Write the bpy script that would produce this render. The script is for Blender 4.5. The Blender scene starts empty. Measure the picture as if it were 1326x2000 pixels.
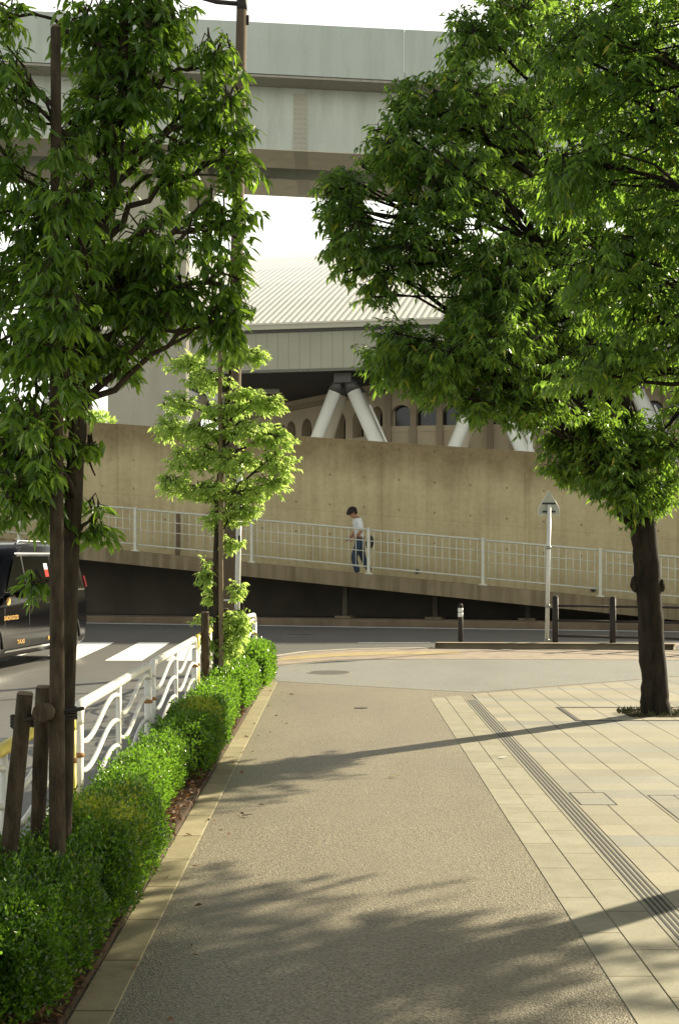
import bpy, bmesh, math, random
import numpy as np
from mathutils import Vector, Matrix, Euler
R = math.radians
random.seed(7)
# ------------------------------------------------------------------ camera, sky, sun, exposure
sc = bpy.context.scene
COL = sc.collection
F = 2762.0; CH = 1.55; HX, HY = 663.0, 1085.0
cd = bpy.data.cameras.new("camera"); cam = bpy.data.objects.new("camera", cd); COL.objects.link(cam)
cam.location = (0, 0, CH); cam.rotation_euler = (R(90), 0, 0)
cd.sensor_fit = 'VERTICAL'; cd.sensor_height = 36.0; cd.lens = F/2000*36; cd.shift_y = (HY-1000)/2000
cd.clip_start = .05; cd.clip_end = 3000
sc.camera = cam
SUN_EL, SUN_AZ = 24.5, 45.0           # azimuth clockwise from +Y
w = bpy.data.worlds.new("World"); sc.world = w; w.use_nodes = True
nt = w.node_tree; bg = nt.nodes['Background']
sky = nt.nodes.new('ShaderNodeTexSky'); sky.sky_type = 'NISHITA'; sky.sun_disc = False
sky.sun_elevation = R(SUN_EL); sky.sun_rotation = R(SUN_AZ); sky.dust_density = 3.0; sky.air_density = 1.0; sky.ozone_density = 1.0
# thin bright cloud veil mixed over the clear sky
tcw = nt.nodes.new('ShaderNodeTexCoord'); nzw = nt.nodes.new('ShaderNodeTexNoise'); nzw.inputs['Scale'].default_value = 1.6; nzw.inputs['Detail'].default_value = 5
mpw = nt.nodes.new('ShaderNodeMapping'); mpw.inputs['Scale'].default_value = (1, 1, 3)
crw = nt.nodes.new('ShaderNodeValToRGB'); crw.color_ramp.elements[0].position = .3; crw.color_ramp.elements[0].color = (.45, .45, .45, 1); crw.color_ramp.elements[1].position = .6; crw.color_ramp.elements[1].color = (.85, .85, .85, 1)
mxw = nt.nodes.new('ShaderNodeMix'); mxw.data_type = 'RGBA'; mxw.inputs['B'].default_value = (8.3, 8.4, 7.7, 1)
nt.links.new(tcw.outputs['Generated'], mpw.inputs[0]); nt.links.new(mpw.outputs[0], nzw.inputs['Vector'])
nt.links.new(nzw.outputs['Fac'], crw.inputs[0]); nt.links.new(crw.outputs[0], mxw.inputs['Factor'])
# veil shaped for the light: bright low down, dimmed overhead to darken foreground shade
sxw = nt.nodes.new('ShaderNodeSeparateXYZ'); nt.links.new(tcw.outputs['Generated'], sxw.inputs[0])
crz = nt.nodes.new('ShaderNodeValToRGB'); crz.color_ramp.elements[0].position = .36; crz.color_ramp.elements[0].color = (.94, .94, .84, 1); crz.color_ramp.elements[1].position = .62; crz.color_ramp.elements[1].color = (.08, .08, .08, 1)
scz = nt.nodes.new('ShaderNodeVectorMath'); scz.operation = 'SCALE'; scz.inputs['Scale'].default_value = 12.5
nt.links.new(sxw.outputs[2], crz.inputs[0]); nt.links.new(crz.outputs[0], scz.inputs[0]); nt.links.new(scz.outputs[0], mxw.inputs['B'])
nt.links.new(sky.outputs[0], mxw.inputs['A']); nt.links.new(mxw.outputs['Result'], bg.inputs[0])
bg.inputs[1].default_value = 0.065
sd = bpy.data.lights.new("sun", 'SUN'); sun = bpy.data.objects.new("sun", sd); COL.objects.link(sun)
sd.energy = 5.0; sd.angle = R(.55); sd.color = (1.0, .89, .65)
az = R(SUN_AZ); el = R(SUN_EL)
sdir = Vector((math.sin(az)*math.cos(el), math.cos(az)*math.cos(el), math.sin(el)))
sun.rotation_euler = sdir.to_track_quat('Z', 'Y').to_euler()
vs = sc.view_settings; vs.view_transform = 'Standard'; vs.look = 'None'; vs.gamma = 1; vs.use_curve_mapping = False
vs.exposure = 1.28

# ------------------------------------------------------------------ placing helpers
def P(px, py, Y): return Vector(((px-HX)*Y/F, Y, CH+(HY-py)*Y/F))
def G(px, py, z=0.0):
    Y = (CH-z)*F/(py-HY); return Vector(((px-HX)*Y/F, Y, z))
class Frame:
    """a plan frame turned about z: u along, v away from the street, z up"""
    def __init__(s, ox, oy, ang):
        s.o = Vector((ox, oy, 0)); s.e = Vector((math.cos(ang), -math.sin(ang), 0)); s.n = Vector((math.sin(ang), math.cos(ang), 0)); s.ang = -ang
    def W(s, u, v, z): return s.o+s.e*u+s.n*v+Vector((0, 0, z))
    def hit(s, px, py, v):
        d = Vector(((px-HX)/F, 1, (HY-py)/F)); c = Vector((0, 0, CH))
        t = ((s.o+s.n*v-c).dot(s.n))/d.dot(s.n); p = c+d*t
        return (p-s.o).dot(s.e), p.z
RF = Frame(0, 32.35, math.atan(.295))

class MB:
    def __init__(s): s.v = []; s.f = []; s.s = []
    def add(s, vs_, fs, smooth=False):
        o = len(s.v); s.v += [tuple(p) for p in vs_]
        for f in fs: s.f.append([i+o for i in f]); s.s.append(smooth)
        return s
    def box(s, c, d, rz=0, M=None):
        x, y, z = d[0]/2, d[1]/2, d[2]/2
        ps = [Vector((a*x, b*y, e*z)) for e in (-1, 1) for a, b in ((-1, -1), (1, -1), (1, 1), (-1, 1))]
        m = M if M is not None else Matrix.Rotation(rz, 4, 'Z')
        ps = [m@p+Vector(c) for p in ps]
        return s.add(ps, [(3, 2, 1, 0), (4, 5, 6, 7), (0, 1, 5, 4), (1, 2, 6, 5), (2, 3, 7, 6), (3, 0, 4, 7)])
    def fbox(s, fr, u0, u1, v0, v1, z0, z1):
        ps = [fr.W(u, v, z) for z in (z0, z1) for u, v in ((u0, v0), (u1, v0), (u1, v1), (u0, v1))]
        return s.add(ps, [(3, 2, 1, 0), (4, 5, 6, 7), (0, 1, 5, 4), (1, 2, 6, 5), (2, 3, 7, 6), (3, 0, 4, 7)])
    def prism(s, poly, h):
        """poly: list of Vectors (a planar face, counter-clockwise seen from outside -h), h: Vector extrusion"""
        n = len(poly); h = Vector(h); a = [Vector(p) for p in poly]; b = [p+h for p in a]
        fs = [tuple(range(n-1, -1, -1)), tuple(range(n, 2*n))]+[(i, (i+1) % n, (i+1) % n+n, i+n) for i in range(n)]
        return s.add(a+b, fs)
    def sheet(s, poly): return s.add(poly, [tuple(range(len(poly)))])
    def tube(s, pts, rad, n=8, caps=True, smooth=True, closed=False):
        pts = [Vector(p) for p in pts]; m = len(pts)
        if not hasattr(rad, '__len__'): rad = [rad]*m
        t0 = (pts[1]-pts[0]).normalized(); up = Vector((0, 0, 1)) if abs(t0.z) < .9 else Vector((1, 0, 0))
        a = t0.cross(up).normalized(); rings = []
        for i, p in enumerate(pts):
            t = (pts[min(i+1, m-1)]-pts[max(i-1, 0)]).normalized()
            a = (a-t*a.dot(t)).normalized(); b = t.cross(a)
            rings += [p+(a*math.cos(k*2*math.pi/n)+b*math.sin(k*2*math.pi/n))*rad[i] for k in range(n)]
        fs = [(i*n+k, i*n+(k+1) % n, (i+1)*n+(k+1) % n, (i+1)*n+k) for i in range(m-1) for k in range(n)]
        s.add(rings, fs, smooth)
        if caps:
            s.add(rings[:n], [tuple(range(n-1, -1, -1))]); s.add(rings[-n:], [tuple(range(n))])
        return s
    def build(s, name, mat, parent=None, bevel=0, rec=True):
        me = bpy.data.meshes.new(name)
        loc = parent_loc(parent) if parent is not None else Vector((0, 0, 0))
        me.from_pydata([(x-loc.x, y-loc.y, z-loc.z) for x, y, z in s.v], [], s.f)
        me.polygons.foreach_set('use_smooth', s.s); me.materials.append(mat)
        if rec:
            bm = bmesh.new(); bm.from_mesh(me); bmesh.ops.remove_doubles(bm, verts=bm.verts, dist=1e-5)
            bmesh.ops.recalc_face_normals(bm, faces=bm.faces); bm.to_mesh(me); bm.free()
        me.update()
        o = bpy.data.objects.new(name, me); COL.objects.link(o)
        if parent is not None: o.parent = parent
        if bevel:
            b = o.modifiers.new('bevel', 'BEVEL'); b.width = bevel; b.segments = 2; b.limit_method = 'ANGLE'; b.angle_limit = R(40)
        return o
LOCS = {}
def parent_loc(p):
    l = Vector((0, 0, 0))
    while p is not None: l += Vector(p.location); p = p.parent
    return l
def thing(name, label, cat, loc=(0, 0, 0), group=None):
    o = bpy.data.objects.new(name, None); COL.objects.link(o); o.location = loc; o.empty_display_size = .2
    return tag(o, label, cat, group)
def tag(o, label=None, cat=None, group=None, kind=None):
    if label: o['label'] = label
    if cat: o['category'] = cat
    if group: o['group'] = group
    if kind: o['kind'] = kind
    return o
def struct(name, mb, mat, bevel=0): return tag(mb.build(name, mat, None, bevel), kind='structure')

# ------------------------------------------------------------------ materials
MATS = {}
class N:
    def __init__(s, name):
        s.m = bpy.data.materials.new(name); s.m.use_nodes = True; s.t = s.m.node_tree; s.b = s.t.nodes['Principled BSDF']; s.out = s.t.nodes['Material Output']
    def n(s, typ, **kw):
        x = s.t.nodes.new(typ)
        for k, v in kw.items():
            if k.startswith('_'): setattr(x, k[1:], v)
            else: x.inputs[k.replace('__', ' ')].default_value = v
        return x
    def l(s, a, b): s.t.links.new(a, b); return s
    def obj(s, rz=0, scale=(1, 1, 1)):
        tc = s.n('ShaderNodeTexCoord'); mp = s.n('ShaderNodeMapping'); mp.inputs['Rotation'].default_value = (0, 0, rz); mp.inputs['Scale'].default_value = scale
        s.l(tc.outputs['Object'], mp.inputs['Vector']); return mp.outputs[0]
    def noise(s, vec, scale, detail=4, rough=.5):
        x = s.n('ShaderNodeTexNoise', Scale=scale, Detail=detail, Roughness=rough); s.l(vec, x.inputs['Vector']); return x.outputs['Fac']
    def ramp(s, fac, *st):
        x = s.n('ShaderNodeValToRGB'); e = x.color_ramp.elements
        for i, (p, c) in enumerate(st):
            if i > 1: e.new(p)
            e[i].position = p; e[i].color = (*c, 1) if hasattr(c, '__len__') else (c, c, c, 1)
        s.l(fac, x.inputs[0]); return x.outputs[0]
    def mix(s, f, a, b, mode='MIX'):
        x = s.n('ShaderNodeMix', _data_type='RGBA', _blend_type=mode)
        for k, v in (('Factor', f), ('A', a), ('B', b)):
            if hasattr(v, 'links') or hasattr(v, 'is_linked'): s.l(v, x.inputs[k])
            elif k == 'Factor': x.inputs[k].default_value = v
            else: x.inputs[k].default_value = (*v, 1)
        return x.outputs['Result']
    def math(s, op, a, b=0.0, c=0.0):
        x = s.n('ShaderNodeMath', _operation=op)
        for i, v in enumerate((a, b, c)):
            if hasattr(v, 'is_linked'): s.l(v, x.inputs[i])
            else: x.inputs[i].default_value = v
        return x.outputs[0]
    def bump(s, h, strength=.3, dist=.01):
        x = s.n('ShaderNodeBump', Strength=strength, Distance=dist); s.l(h, x.inputs['Height']); s.l(x.outputs[0], s.b.inputs['Normal']); return s
    def col(s, c, rough=.7, metal=0, spec=.5):
        if hasattr(c, 'is_linked'): s.l(c, s.b.inputs['Base Color'])
        else: s.b.inputs['Base Color'].default_value = (*c, 1)
        s.b.inputs['Roughness'].default_value = rough; s.b.inputs['Metallic'].default_value = metal; s.b.inputs['Specular IOR Level'].default_value = spec
        return s

def plain(name, c, rough=.6, metal=0, var=.15, scale=8, spec=.5, bump=0):
    k = N(name); v = k.obj(); n = k.noise(v, scale, 5, .6)
    c2 = tuple(x*(1-var) for x in c); c3 = tuple(min(1, x*(1+var)) for x in c)
    k.col(k.ramp(n, (.3, c2), (.7, c3)), rough, metal, spec)
    if bump: k.bump(n, bump, .02)
    return k.m

def m_asphalt(name, dark, light, speck, coarse=170, bumpy=.5):
    k = N(name); v = k.obj()
    vo = k.n('ShaderNodeTexVoronoi', Scale=coarse); k.l(v, vo.inputs['Vector'])
    cell = k.ramp(vo.outputs['Color'], (.15, dark), (.75, light))
    n1 = k.noise(v, 1.1, 5, .6); n2 = k.noise(v, 60, 3, .7)
    c = k.mix(.45, cell, k.ramp(n2, (.35, dark), (.62, light)))
    c = k.mix(k.ramp(n1, (.35, 0.0), (.7, .5)), c, speck)
    st = k.noise(k.obj(scale=(.5, .22, 1)), 1.7, 6, .65)
    c = k.mix(1.0, c, k.ramp(st, (.3, (.84, .84, .84)), (.55, (1.02, 1.02, 1.02))), 'MULTIPLY')
    k.col(c, .50, 0, .8); k.bump(k.math('ADD', vo.outputs['Distance'], n2), bumpy, .006)
    return k.m
def m_concrete_wall():
    k = N('weathered_concrete'); v = k.obj(RF.ang*-1)
    sx = k.n('ShaderNodeSeparateXYZ'); k.l(v, sx.inputs[0]); X, Z = sx.outputs[0], sx.outputs[2]
    base = k.ramp(k.noise(k.obj(RF.ang*-1, (.8, 1, 1.3)), .9, 8, .68), (.3, (.43, .345, .195)), (.5, (.54, .45, .255)), (.72, (.63, .53, .31)))
    str_ = k.noise(k.obj(RF.ang*-1, (2.2, 1, .10)), 2.2, 5, .6)
    base = k.mix(1, base, k.ramp(str_, (.34, (.80, .78, .75)), (.56, (1, 1, 1))), 'MULTIPLY')
    # weathered band along the top edge (edge falls with x)
    zt = k.math('ADD', Z, k.math('MULTIPLY', X, WALL_SLOPE)); d = k.math('SUBTRACT', WALL_TOP0, zt)
    band = k.ramp(k.math('MULTIPLY', k.math('ADD', d, k.math('MULTIPLY', k.noise(k.obj(RF.ang*-1, (1, 1, .35)), 1.6, 5, .6), 1.3)), .5), (.46, (.36, .30, .26)), (.86, (1, 1, 1)))
    
    base = k.mix(1, base, band, 'MULTIPLY')
    # tie holes and panel joints
    fx = k.math('SUBTRACT', k.math('FRACT', k.math('DIVIDE', X, .9)), .5); fz = k.math('SUBTRACT', k.math('FRACT', k.math('DIVIDE', k.math('ADD', d, .2), .75)), .5)
    rr = k.math('SQRT', k.math('ADD', k.math('POWER', k.math('MULTIPLY', fx, .9), 2), k.math('POWER', k.math('MULTIPLY', fz, .75), 2)))
    base = k.mix(1, base, k.ramp(rr, (.022, (.35, .3, .25)), (.03, (1, 1, 1))), 'MULTIPLY')
    jz = k.math('ABSOLUTE', k.math('SUBTRACT', k.math('FRACT', k.math('DIVIDE', k.math('ADD', d, .85), 1.8)), .5))
    base = k.mix(1, base, k.ramp(jz, (.003, (.83, .81, .78)), (.007, (1, 1, 1))), 'MULTIPLY')
    jx = k.math('ABSOLUTE', k.math('SUBTRACT', k.math('FRACT', k.math('DIVIDE', X, 3.6)), .5))
    base = k.mix(1, base, k.ramp(jx, (.0025, (.7, .66, .6)), (.005, (1, 1, 1))), 'MULTIPLY')
    base = k.mix(.25, base, k.ramp(k.noise(v, 9, 6, .7), (.3, (.30, .25, .13)), (.7, (.62, .54, .33))))
    k.col(base, .9, 0, .2); k.bump(k.noise(v, 30, 5, .7), .25, .01)
    return k.m
def m_paving():
    k = N('striped_paving'); v = k.obj()
    sx = k.n('ShaderNodeSeparateXYZ'); k.l(v, sx.inputs[0])
    row = k.math('FLOOR', k.math('DIVIDE', sx.outputs[1], .30)); colx = k.math('FLOOR', k.math('DIVIDE', k.math('SUBTRACT', sx.outputs[0], 1.055), .60))
    wn = k.n('ShaderNodeTexWhiteNoise', _noise_dimensions='1D'); k.l(k.math('ADD', row, k.math('MULTIPLY', k.math('FLOOR', k.math('DIVIDE', colx, 4)), 17)), wn.inputs['W'])
    c = k.ramp(wn.outputs['Value'], (0, (.305, .285, .225)), (.38, (.335, .30, .215)), (.7, (.265, .26, .225)))
    cmb = k.n('ShaderNodeCombineXYZ'); k.l(row, cmb.inputs[0]); k.l(colx, cmb.inputs[1])
    w2 = k.n('ShaderNodeTexWhiteNoise', _noise_dimensions='3D'); k.l(cmb.outputs[0], w2.inputs['Vector'])
    c = k.mix(1, c, k.ramp(w2.outputs['Value'], (0, (.88, .88, .88)), (1, (1.06, 1.06, 1.06))), 'MULTIPLY')
    c = k.mix(1, c, k.ramp(k.noise(v, 90, 3, .7), (.35, (.86, .86, .86)), (.65, (1.08, 1.08, 1.08))), 'MULTIPLY')
    c = k.mix(1, c, k.ramp(k.noise(v, 1.3, 5, .6), (.3, (.86, .86, .85)), (.6, (1.02, 1.02, 1.02))), 'MULTIPLY')
    jx = k.math('ABSOLUTE', k.math('SUBTRACT', k.math('FRACT', k.math('ADD', k.math('DIVIDE', k.math('SUBTRACT', sx.outputs[0], 1.055), .30), .5)), .5))
    jy = k.math('ABSOLUTE', k.math('SUBTRACT', k.math('FRACT', k.math('ADD', k.math('DIVIDE', sx.outputs[1], .30), .5)), .5))
    wv = k.math('MULTIPLY', k.noise(v, 3, 3), .022)
    gx = k.ramp(k.math('SUBTRACT', jx, wv), (.004, (.30, .28, .24)), (.016, (1, 1, 1)))
    gy = k.ramp(jy, (.006, (.76, .74, .7)), (.016, (1, 1, 1)))
    c = k.mix(1, k.mix(1, c, gx, 'MULTIPLY'), gy, 'MULTIPLY')
    k.col(c, .8, 0, .3); k.bump(k.math('MULTIPLY', gx, gy), .5, .004)
    return k.m
def m_blocks(name, c1, c2, joint, length, axis=1, off=0.0, jw=.007):
    k = N(name); v = k.obj(); sx = k.n('ShaderNodeSeparateXYZ'); k.l(v, sx.inputs[0])
    t = k.math('DIVIDE', k.math('ADD', sx.outputs[axis], off), length)
    wn = k.n('ShaderNodeTexWhiteNoise', _noise_dimensions='1D'); k.l(k.math('FLOOR', t), wn.inputs['W'])
    c = k.ramp(wn.outputs['Value'], (0, c1), (1, c2))
    c = k.mix(1, c, k.ramp(k.noise(v, 5, 6, .65), (.3, (.8, .79, .76)), (.62, (1.04, 1.04, 1.04))), 'MULTIPLY')
    c = k.mix(1, c, k.ramp(k.noise(v, 120, 2, .6), (.35, (.9, .9, .9)), (.65, (1.05, 1.05, 1.05))), 'MULTIPLY')
    j = k.math('ABSOLUTE', k.math('SUBTRACT', k.math('FRACT', k.math('ADD', t, .5)), .5))
    g = k.ramp(j, (jw/length/2, joint), (jw/length*1.2, (1, 1, 1)))
    k.col(k.mix(1, c, g, 'MULTIPLY'), .8, 0, .3); k.bump(k.noise(v, 80, 3), .2, .004)
    return k.m
def m_brick(name, c1, c2, mortar, bw, bh, rz=0):
    k = N(name); v = k.obj(rz)
    b = k.n('ShaderNodeTexBrick', Scale=1.0); b.inputs['Color1'].default_value = (*c1, 1); b.inputs['Color2'].default_value = (*c2, 1); b.inputs['Mortar'].default_value = (*mortar, 1)
    b.inputs['Mortar Size'].default_value = .006; b.inputs['Brick Width'].default_value = bw; b.inputs['Row Height'].default_value = bh; k.l(v, b.inputs['Vector'])
    c = k.mix(1, b.outputs[0], k.ramp(k.noise(v, 4, 5), (.3, (.8, .8, .8)), (.6, (1.05, 1.05, 1.05))), 'MULTIPLY')
    k.col(c, .85, 0, .3); return k.m
def m_leaf(name, c0, c1, tr, trans=.4, rough=.42, yellow=None):
    k = N(name); a = k.n('ShaderNodeAttribute', _attribute_name='rnd')
    st = [(0.0, c0), (.9, c1)]
    if yellow: st += [(.975, c1), (.982, yellow)]
    c = k.ramp(a.outputs['Fac'], *st); k.col(c, rough, 0, .5)
    t = k.n('ShaderNodeBsdfTranslucent'); ct = k.ramp(a.outputs['Fac'], (0, tuple(x*.75 for x in tr)), (1, tr)); k.l(ct, t.inputs[0])
    ms = k.n('ShaderNodeMixShader'); ms.inputs[0].default_value = trans
    k.l(k.b.outputs[0], ms.inputs[1]); k.l(t.outputs[0], ms.inputs[2]); k.l(ms.outputs[0], k.out.inputs[0])
    return k.m
def m_bark(name, c0, c1, sc_=18):
    k = N(name); v = k.obj(scale=(1, 1, .25)); n = k.noise(v, sc_, 6, .7)
    k.col(k.ramp(n, (.35, c0), (.65, c1)), .95, 0, .2); k.bump(n, .8, .02); return k.m

ASPH = m_asphalt('path_asphalt', (.024, .019, .012), (.38, .325, .22), (.20, .172, .118), 125, .5)
ROADM = m_asphalt('road_asphalt', (.06, .06, .055), (.17, .165, .15), (.11, .108, .10), 120, .3)
PLAZA = m_paving()
KERBM = m_blocks('kerb_stone', (.29, .255, .15), (.37, .325, .20), (.35, .31, .24), .60)
BORDA = m_blocks('border_stone', (.28, .262, .195), (.33, .308, .23), (.5, .46, .38), .60, 1, .2)
BORDB = m_blocks('border_stone_wide', (.285, .267, .195), (.325, .302, .225), (.55, .5, .42), .60, 1, .45)
BRICK = m_brick('pink_brick', (.33, .265, .205), (.27, .225, .18), (.25, .2, .15), .22, .11, R(16))
TACT = m_brick('tactile_yellow', (.40, .31, .14), (.35, .275, .13), (.36, .28, .15), .3, .3, 0)
SOIL = plain('soil', (.07, .045, .028), .95, 0, .5, 25, .2, .6)
WHITEP = plain('road_paint', (.78, .79, .76), .6, 0, .10, 14)
ORANGEP = plain('orange_paint', (.6, .3, .06), .6)
GALV = plain('painted_white_metal', (.74, .74, .68), .38, 0, .07, 5)
RAILW = plain('guardrail_white', (.74, .72, .65), .38, 0, .10, 12)
YELP = plain('yellow_wrap', (.72, .58, .08), .45, 0, .12, 14)
RAILM = plain('ramp_rail_paint', (.62, .62, .50), .45, 0, .08, 9)
BROWNP = plain('dark_brown_metal', (.022, .016, .013), .75, 0, .2, 10)
POLEB = plain('brown_pole', (.11, .085, .058), .85, 0, .12, 6, .1)
POLEW = plain('pale_pole', (.60, .60, .54), .4, 0, .10, 7)
STEELD = plain('drain_slot', (.022, .021, .02), .6)
DRAINM = plain('drain_stone', (.24, .225, .17), .8, 0, .15, 40)
CASTI = plain('cast_iron', (.10, .09, .08), .6, .3, .3, 60, .5, .6)
BARK1 = m_bark('dark_bark', (.022, .017, .011), (.065, .05, .032))
BARK3 = m_bark('rough_bark', (.010, .008, .006), (.036, .028, .019), 14)
STAKE = m_bark('stake_wood', (.032, .024, .015), (.095, .072, .046), 24)
TWIG = plain('twig', (.035, .028, .016), .9)
ROPE = plain('tie_rope', (.03, .024, .018), .95)
VIAG = plain('viaduct_paint', (.50, .55, .49), .5, 0, .035, .6)
VIAW = plain('viaduct_web', (.54, .575, .50), .5, 0, .05, .7)
VIAD = plain('viaduct_painted_shade', (.36, .34, .28), .8)  # darker tone paints in the shadow band below the deck edge
PIER = plain('pier_concrete', (.44, .41, .32), .8, 0, .05, .8)
VIAU = plain('viaduct_soffit', (.60, .56, .44), .7, 0, .06, .9)
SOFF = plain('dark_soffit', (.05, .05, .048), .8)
def m_panels():
    k = N('cladding'); v = k.obj(BF.ang*-1); sx = k.n('ShaderNodeSeparateXYZ'); k.l(v, sx.inputs[0])
    j = k.math('ABSOLUTE', k.math('SUBTRACT', k.math('FRACT', k.math('DIVIDE', sx.outputs[0], .47*SS)), .5))
    c = k.ramp(k.noise(v, .5, 4), (.3, (.42, .43, .37)), (.7, (.47, .48, .41)))
    c = k.mix(1, c, k.ramp(j, (.015, (.72, .68, .6)), (.05, (1, 1, 1))), 'MULTIPLY')
    k.col(c, .5, 0, .4); return k.m
SS = 1.36
BF = Frame(0, 59.1*SS, math.atan(.207))
CLAD = m_panels()
ROOFM = plain('white_roof_metal', (.92, .90, .84), .7, 0, .03, .5)
FASC = plain('fascia_white', (.62, .62, .54), .5, 0, .04, 1)
ARCW = plain('arcade_wall', (.58, .49, .34), .85, 0, .08, .6)
ARCP = plain('arcade_pilaster', (.36, .29, .20), .85, 0, .08, .6)
ARCS = plain('arcade_sill', (.60, .51, .36), .85, 0, .06, .6)
DARKG = plain('dark_glass', (.012, .016, .018), .15)
STRUTW = plain('strut_white', (.86, .88, .83), .35, 0, .04, 1)
STRUTB = plain('strut_painted_shade', (.70, .63, .48), .6, 0, .05, 1)  # duller copy of the strut paint, puts shade on the rear legs
COLLAR = plain('strut_collar', (.09, .09, .085), .5)

def m_grimy(name, c, amt):
    k = N(name); v = k.obj(); base = k.ramp(k.noise(v, .6, 4), (.3, tuple(x*.95 for x in c)), (.7, tuple(x*1.04 for x in c)))
    base = k.mix(1, base, k.ramp(k.noise(k.obj(scale=(1, 1, .12)), 1.4, 6, .65), (.32, (amt, amt, amt*.96)), (.56, (1, 1, 1))), 'MULTIPLY')
    base = k.mix(1, base, k.ramp(k.noise(v, 9, 4, .7), (.3, (.95, .95, .95)), (.6, (1, 1, 1))), 'MULTIPLY'); k.col(base, .6, 0, .4); return k.m
VIAG = m_grimy('viaduct_paint', (.50, .55, .49), .88); VIAW = m_grimy('viaduct_web', (.54, .575, .50), .80); VIAU = m_grimy('viaduct_soffit', (.60, .56, .44), .84)
PIER = m_grimy('pier_concrete', (.46, .43, .34), .88)
# ================================================================== GROUND
ZR = -.08
road = MB().sheet([(-260, -60, ZR), (260, -60, ZR), (260, 400, ZR), (-260, 400, ZR)]); struct('road', road, ROADM)
# outline of the pavement: left edge, rounded corner, dropped crossing, then the street edge
edge = [(-1.56, -3), (-1.56, 16.5), (-1.53, 18.6), (-1.40, 20.3), (-1.12, 21.6), (-.62, 22.7), (0.1, 23.35), (.8, 23.6), (1.55, 23.7), (5.5, 23.35), (14, 21.0), (22, 18.5)]
pav = [Vector((x, y, ZR-.1)) for x, y in edge]+[Vector((22, -3, ZR-.1))]
struct('pavement', MB().prism(pav[::-1], (0, 0, -ZR+.1)), ASPH)
def strip(pts, off0, off1, z0, z1):
    """a solid band beside a polyline, offset to its right-hand side"""
    mb = MB(); L = []; Rr = []
    for i, p in enumerate(pts):
        a = Vector(pts[max(i-1, 0)]); b = Vector(pts[min(i+1, len(pts)-1)]); t = (b-a).normalized(); n = Vector((t.y, -t.x))
        L.append(Vector(p)+n*off0); Rr.append(Vector(p)+n*off1)
    for i in range(len(pts)-1):
        q = [L[i], Rr[i], Rr[i+1], L[i+1]]
        mb.add([(p.x, p.y, z) for z in (z0, z1) for p in q], [(3, 2, 1, 0), (4, 5, 6, 7), (0, 1, 5, 4), (2, 3, 7, 6)]+([(3, 0, 4, 7)] if i == 0 else [])+([(1, 2, 6, 5)] if i == len(pts)-2 else []))
    return mb
KG = plain('street_kerb_concrete', (.36, .34, .27), .85, 0, .15, 3)
KR = plain('raised_kerb_stone', (.34, .28, .19), .85, 0, .2, 3)
struct('kerb', strip(edge[:9], -.004, .17, ZR-.05, .012), KG)
k2 = strip([(1.60, 23.70), (5.5, 23.35), (14, 21.0), (22, 18.5)], -.02, .17, ZR-.05, .10)
struct('raised_kerb', k2, KR, .03)
# brick band and tactile paving behind the kerb
def ribbon(o_, i_, z0, z1):
    mb = MB()
    for k in range(len(o_)-1):
        mb.prism([Vector((*o_[k], z0)), Vector((*i_[k], z0)), Vector((*i_[k+1], z0)), Vector((*o_[k+1], z0))], (0, 0, z1-z0))
    return mb
struct('brick_paving', ribbon([(-.9, 22.05), (-.52, 22.55), (.1, 23.2), (.8, 23.44), (1.60, 23.52), (5.5, 23.17), (14, 20.82), (22, 18.32)],
    [(-1.0, 19.9), (-.83, 20.0), (-.15, 20.9), (.6, 21.1), (1.60, 21.1), (5.2, 20.9), (12.8, 18.7), (21, 16.2)], .001, .006), BRICK)
struct('tactile_paving', ribbon([(-.80, 21.6), (-.1, 22.3), (.5, 22.6), (1.9, 22.75)], [(-.90, 20.7), (-.15, 21.5), (.55, 21.9), (1.9, 22.15)], .004, .010), TACT)
GREYA = m_asphalt('grey_asphalt', (.08, .08, .072), (.34, .335, .29), (.24, .235, .20), 120, .3)
struct('grey_asphalt_patch', MB().prism([Vector(p) for p in ((-.755, 17.4, 0), (1.5, 16.0, 0), (4.6, 18.35, 0), (9.0, 19.75, 0), (9.0, 19.9, 0), (5.2, 20.95, 0), (1.4, 21.15, 0), (.2, 20.95, 0), (-.55, 20.3, 0), (-.9, 19.6, 0), (-.9, 18.3, 0))], (0, 0, .0025)), GREYA)
# planting soil strip, its kerb
struct('soil_bed', MB().prism([Vector(p) for p in ((-1.52, -3, .02), (-.90, -3, .02), (-.90, 18.2, .02), (-1.50, 18.2, .02))], (0, 0, .03)), SOIL)
struct('bed_kerb', MB().prism([Vector(p) for p in ((-.90, -3, -.05), (-.762, -3, -.05), (-.762, 17.3, -.05), (-.90, 17.3, -.05))], (0, 0, .055)), KERBM, .002)
# plaza paving, border bands, slot drain
XR = .985
struct('plaza_paving', MB().prism([Vector(p) for p in ((1.475, -3, 0), (22, -3, 0), (22, 20.2, 0), (9.0, 19.6, 0), (4.6, 18.2, 0), (1.475, 15.75, 0))], (0, 0, .006)), PLAZA)
struct('border_inner', MB().prism([Vector(p) for p in ((XR, -3, 0), (1.150, -3, 0), (1.150, 15.45, 0), (XR, 15.3, 0))], (0, 0, .003)), BORDA)
struct('border_outer', MB().prism([Vector(p) for p in ((1.157, -3, 0), (1.335, -3, 0), (1.335, 15.62, 0), (1.157, 15.46, 0))], (0, 0, .003)), BORDB)
GRN = plain('moss_joint', (.09, .085, .05), .95, 0, .3, 30)
dr = thing('slot_drain', 'long dark slotted drain between pale border stones and square paving', 'drain', (1.405, 7, 0))
MB().prism([Vector(p) for p in ((1.341, -3, 0), (1.469, -3, 0), (1.469, 15.2, 0), (1.341, 15.2, 0))], (0, 0, .004)).build('drain_cover', DRAINM, dr)
sl = MB()
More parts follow.
